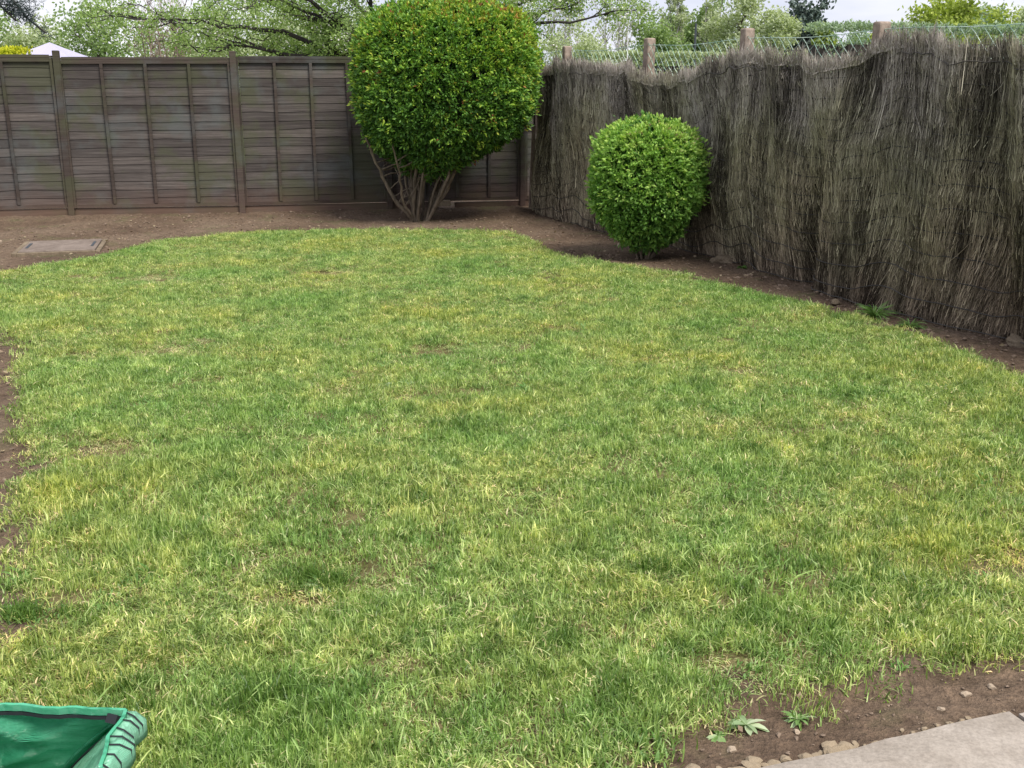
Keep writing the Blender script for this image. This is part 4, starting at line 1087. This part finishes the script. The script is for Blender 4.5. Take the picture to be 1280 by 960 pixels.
tb_ = tips[r.uniform(0, 1, len(tips)) < np.where(tips[:, 0] > 1.0, .6, .13)]; n = len(tb_) * 9; C = np.repeat(tb_, 9, 0) + r.normal(0, .045, (n, 3))
V, F, A2 = leaves(C, r.normal(0, 1, (n, 3)), .034, .030, r, np.ones(n)); mk('blossom', V, F, M['petal'], bt)

# pine reaching in at the left
r = np.random.default_rng(33); pn = empty('pine_tree', (-10.35, 20.5, -.16)); tag(pn, 'dark blue green pine reaching drooping boughs in at the left edge', 'tree')
c = curve((0, 0, 0), (.3, 0, 7.5), 12, .02, r); V, F = tubes([c], [np.linspace(.24, .05, 12)], 9); mk('trunk', V, F, M['bark_dark'], pn, smooth=True)
P_, R_, tips, dirs = [], [], [], []
ends = [((0, 0, 4.9), (1.2, -.4, 3.25)), ((0, 0, 4.3), (1.9, .1, 2.55)), ((0, 0, 3.9), (1.5, -.2, 2.75)), ((0, 0, 4.6), (1.95, .3, 3.25)), ((0, 0, 3.2), (.55, -.2, 2.6)), ((0, 0, 3.0), (.5, .2, 2.1)), ((0, 0, 3.6), (.45, -.3, 3.0)),
        ((0, 0, 3.2), (-1.4, .4, 3.0)), ((0, 0, 4.2), (-1.6, -.6, 4.0)), ((0, 0, 5.4), (1.0, .7, 4.8)), ((0, 0, 5.6), (-1.0, .2, 5.3)), ((0, 0, 6.4), (.7, -.2, 6.1)), ((0, 0, 6.8), (-.5, .3, 6.7)), ((0, 0, 2.6), (.3, -.4, 1.9)), ((0, 0, 2.5), (-.8, .1, 2.1))]
for b0, e in ends:
    L1 = curve(b0, e, 10, .05, r, .06); P_.append(L1); R_.append(np.linspace(.05, .015, 10))
    for j in range(11):
        s0 = L1[r.integers(4, 10)]; d = r.normal(0, 1, 3) * [.7, .7, .35]; e2 = s0 + d * .28; P_.append(np.array([s0, e2])); R_.append([.012, .006]); tips.append(e2); dirs.append(d)
V, F = tubes(P_, R_, 5); mk('boughs', V, F, M['bark_dark'], pn)
tips = np.array(tips); n = 17000; ci = r.integers(0, len(tips), n); D_ = r.normal(0, 1, (n, 3)); C = tips[ci] + r.normal(0, .07, (n, 3))
V, F, A2 = leaves(C, D_, r.uniform(.09, .15, n), .012, r, r.uniform(0, 1, n)); mk('needles', V, F, M['needle'], pn, attrs={'tint': A2})

G1 = 'trees and bushes beyond the garden fences'
def far(kind, xpx, ytop, wpx, Y, lab, seed, **k):
    x, z = at(xpx, ytop, Y); rad = wpx / 2 / FPX * Y; return x, Y, z + .16, rad
spec = [
 # kind, px centre, px top, px width, distance, leaf material, label
 ('t', 128, 6, 120, 34, 'leaf_fresh', 'rounded fresh green tree behind the pale gazebo roof'),
 ('t', 40, 30, 90, 42, 'leaf_pale_haze', 'pale yellowish green bush between the pine and the gazebo roof'),
 ('t', 255, 22, 110, 46, 'leaf_pale_haze', 'pale green tree seen under the left end of the blossom tree'),
 ('t', 345, 25, 120, 50, 'leaf_pale_haze', 'pale green tree seen through the blossom tree above the second panel'),
 ('t', 440, 15, 110, 47, 'leaf_pale_haze', 'pale green tree mostly hidden behind the domed shrub'),
 ('t', 725, 38, 80, 34, 'leaf_pale_haze', 'low pale green bush behind the farthest concrete post'),
 ('t', 820, 22, 62, 44, 'leaf_fresh', 'rounded green tree right of the pale bare birch'),
 ('t', 872, 8, 60, 54, 'leaf_fresh', 'upright green tree behind the thin dark pole'),
 ('t', 925, 2, 74, 48, 'leaf_pale_haze', 'tall pale spring tree behind the third concrete post'),
 ('t', 968, 14, 60, 42, 'leaf_pale_haze', 'rounded pale green tree left of the dark conifer'),
 ('t', 1029, 40, 22, 40, 'leaf_yellow', 'small bright green bush at the foot of the dark conifer'),
 ('t', 1068, 44, 60, 85, 'leaf_grey', 'faint distant grey green tree beside the nearest tall concrete post'),
 ('t', 1112, 40, 40, 50, 'leaf_yellow', 'low yellow green bush just right of the tallest concrete post'),
 ('t', 1178, 2, 96, 38, 'leaf_yellow', 'large bright yellow green tree above the brushwood at right'),
 ('t', 1240, 12, 60, 40, 'leaf_grey', 'blue green tree right of the bright yellow green tree'),
 ('t', 1290, 18, 60, 38, 'leaf_pale_haze', 'pale tree cut off by the right edge'),
 ('t', 1370, 10, 90, 40, 'leaf_fresh', 'green tree outside the right edge behind the brushwood'),
 ('t', -60, 5, 110, 40, 'leaf_fresh', 'green tree outside the left edge beyond the pine'),
]
for i, (kd, xp, yt, wp, Y, lm, lb) in enumerate(spec):
    x, Y, h, rad = far(kd, xp, yt, wp, Y, lb, i)
    h = h / .97
    tree('broadleaf_tree', lb, x, Y, h, rad, M[lm], M['bark'], 12500 if lm == 'leaf_yellow' else 8000, .0034 * Y * (1.25 if lm == 'leaf_yellow' else 1), 600 + i, .22, 1.0, 'tree', G1, .34, .028)
x, Y, h, rad = far('b', 200, 14, 78, 27, '', 0); bare('twiggy_shrub', 'reddish leafless twiggy shrub between green tree and blossom tree', x, Y, h, rad, M['bark_red'], M['leaf_dry'], 900, 71, 9, 'shrub', .05, G1)
for i, (xp, yt, wp, Y, lb) in enumerate([(772, -8, 56, 40, 'pale leafless birch above the brushwood left of the second concrete post'), (846, -14, 30, 48, 'tall slender birch in first leaf behind the thin dark pole'), (893, -12, 32, 52, 'slender upright birch just right of the thin dark pole'), (705, -6, 60, 44, 'bare grey tree between the shrub and the first concrete post')]):
    x, Y, h, rad = far('b', xp, yt, wp, Y, '', 0); bare('birch_tree', lb, x, Y, h, rad, M['bark_pale'], M['leaf_pale_haze'], (1200, 5000, 5000, 1500)[i], 80 + i, 5, 'tree', .11, G1)
x, Y, h, rad = far('c', 1003, 4, 52, 46, '', 0)
tree('conifer', 'dark blue green conifer with blunt top above the brushwood', x, Y, h, rad * 1.1, M['needle_green'], M['bark_dark'], 9500, .2, 90, .12, 1.0, 'tree', G1, .30, .02, None, False, nl=22)

# hedges
def hedge(name, label, x0, x1, y, h, th, mat, seed, n, ls):
    r = np.random.default_rng(seed); root = empty(name, ((x0 + x1) / 2, y, -.1)); tag(root, label, 'hedge'); L = x1 - x0
    f = r.uniform(0, 1, n); u = r.uniform(-L / 2, L / 2, n); top = f < .5
    hh_ = h * (1 + .04 * fbm(u * 2, np.zeros(n), 0, 3, seed))
    P_ = np.where(top[:, None], np.stack([u, r.uniform(-th, th, n), hh_ + .1 - np.abs(r.normal(0, .04, n))], 1), np.stack([u, -th + np.abs(r.normal(0, .04, n)), r.uniform(.1, 1, n) * hh_], 1))
    Nn = np.where(top[:, None], [[0, 0, 1.]], [[0, -1., .2]])
    V, F, A2 = rosettes(P_, Nn, 5, ls, ls * .55, r, r.uniform(.1, .9, n), .8, .02); mk('foliage', V, F, mat, root, attrs={'tint': A2})
    P2_, R2_ = [], []
    for i in range(int(L * 5)):
        xx = -L / 2 + (i + .5) / 5; P2_.append(curve((xx, 0, 0), (xx + r.normal(0, .1), r.normal(0, .1), h * .9), 5, .05, r)); R2_.append(np.linspace(.02, .006, 5))
    V, F = tubes(P2_, R2_, 4); mk('stems', V, F, M['bark'], root)
    mk('inner_mass', *box(-L / 2 + .05, L / 2 - .05, -th * .7, th * .7, .1, h * .93), M['bark_dark'], root)
hedge('golden_hedge', 'low golden yellow hedge top just above the left fence panel', -9.6, -7.05, 16.3, 1.98, .3, M['leaf_gold'], 61, 2600, .05)
hedge('field_hedge', 'grey green hedge seen through the wire above the right of the brushwood', 4.6, 12.0, 17.5, 2.35, .35, M['leaf_grey'], 62, 4200, .06)
hedge('boundary_hedge', 'light green hedge beyond the wire between the second and fourth concrete posts', 1.9, 7.6, 26.0, 2.15, .4, M['leaf_pale_haze'], 63, 4200, .07)

# gazebo
gz_ = empty('gazebo', (-7.75, 19.0, -.1)); tag(gz_, 'pale lilac pointed gazebo roof showing over the left fence', 'gazebo')
ax, az = at(62, 53, 19.0); gz_.location.x = ax; az += .1
w = 1.35; ez = az - .60
n = 9; Vv, Ff = [], []
for k in range(4):
    a0 = np.array([[w, w], [-w, w], [-w, -w], [w, -w]][k]); a1 = np.array([[w, w], [-w, w], [-w, -w], [w, -w]][(k + 1) % 4])
    b = len(Vv)
    for i in range(n):
        t = i / (n - 1); z = az - (az - ez) * (t ** .92)
        Vv += [(*(a0 * t), z), (*((a0 + a1) / 2 * t), z - .02 * math.sin(t * 3.1)), (*(a1 * t), z)]
    for i in range(n - 1):
        for j in (0, 1): Ff.append((b + i * 3 + j, b + i * 3 + j + 1, b + i * 3 + j + 4, b + i * 3 + j + 3))
o = mk('canopy', Vv, np.array(Ff), M['canvas'], gz_, smooth=False); md = o.modifiers.new('t', 'SOLIDIFY'); md.thickness = .004
o = mk('valance', *join([box(-w, w, -w - .006, -w, ez - .2, ez), box(-w, w, w, w + .006, ez - .2, ez), box(-w - .006, -w, -w, w, ez - .2, ez), box(w, w + .006, -w, w, ez - .2, ez)]), M['canvas'], gz_)
for sx in (-1, 1):
    for sy in (-1, 1):
        V, F = tubes([np.array([(sx * w * .97, sy * w * .97, -.05), (sx * w * .97, sy * w * .97, ez - .01)])], [[.02, .02]], 8); mk('leg', V, F, M['grey_metal'], gz_)
# two thin poles beyond the wire
for (xp, yt, Y, r_, mt, lb, nm) in [(870, 28, 30, .035, 'dark_metal', 'thin dark pole standing beyond the wire fence', 'pole'), (785, 38, 24, .014, 'white_paint', 'very thin pale pole beyond the wire left of the second concrete post', 'pole')]:
    x, z = at(xp, yt, Y); V, F = tubes([np.array([(0, 0, 0), (0, 0, z * .5), (0, 0, z + .1)])], [[r_ * 1.3, r_, r_ * .8]], 8)
    o = mk(nm, V, F, M[mt]); o.location = (x, Y, -.12); tag(o, lb, 'pole')
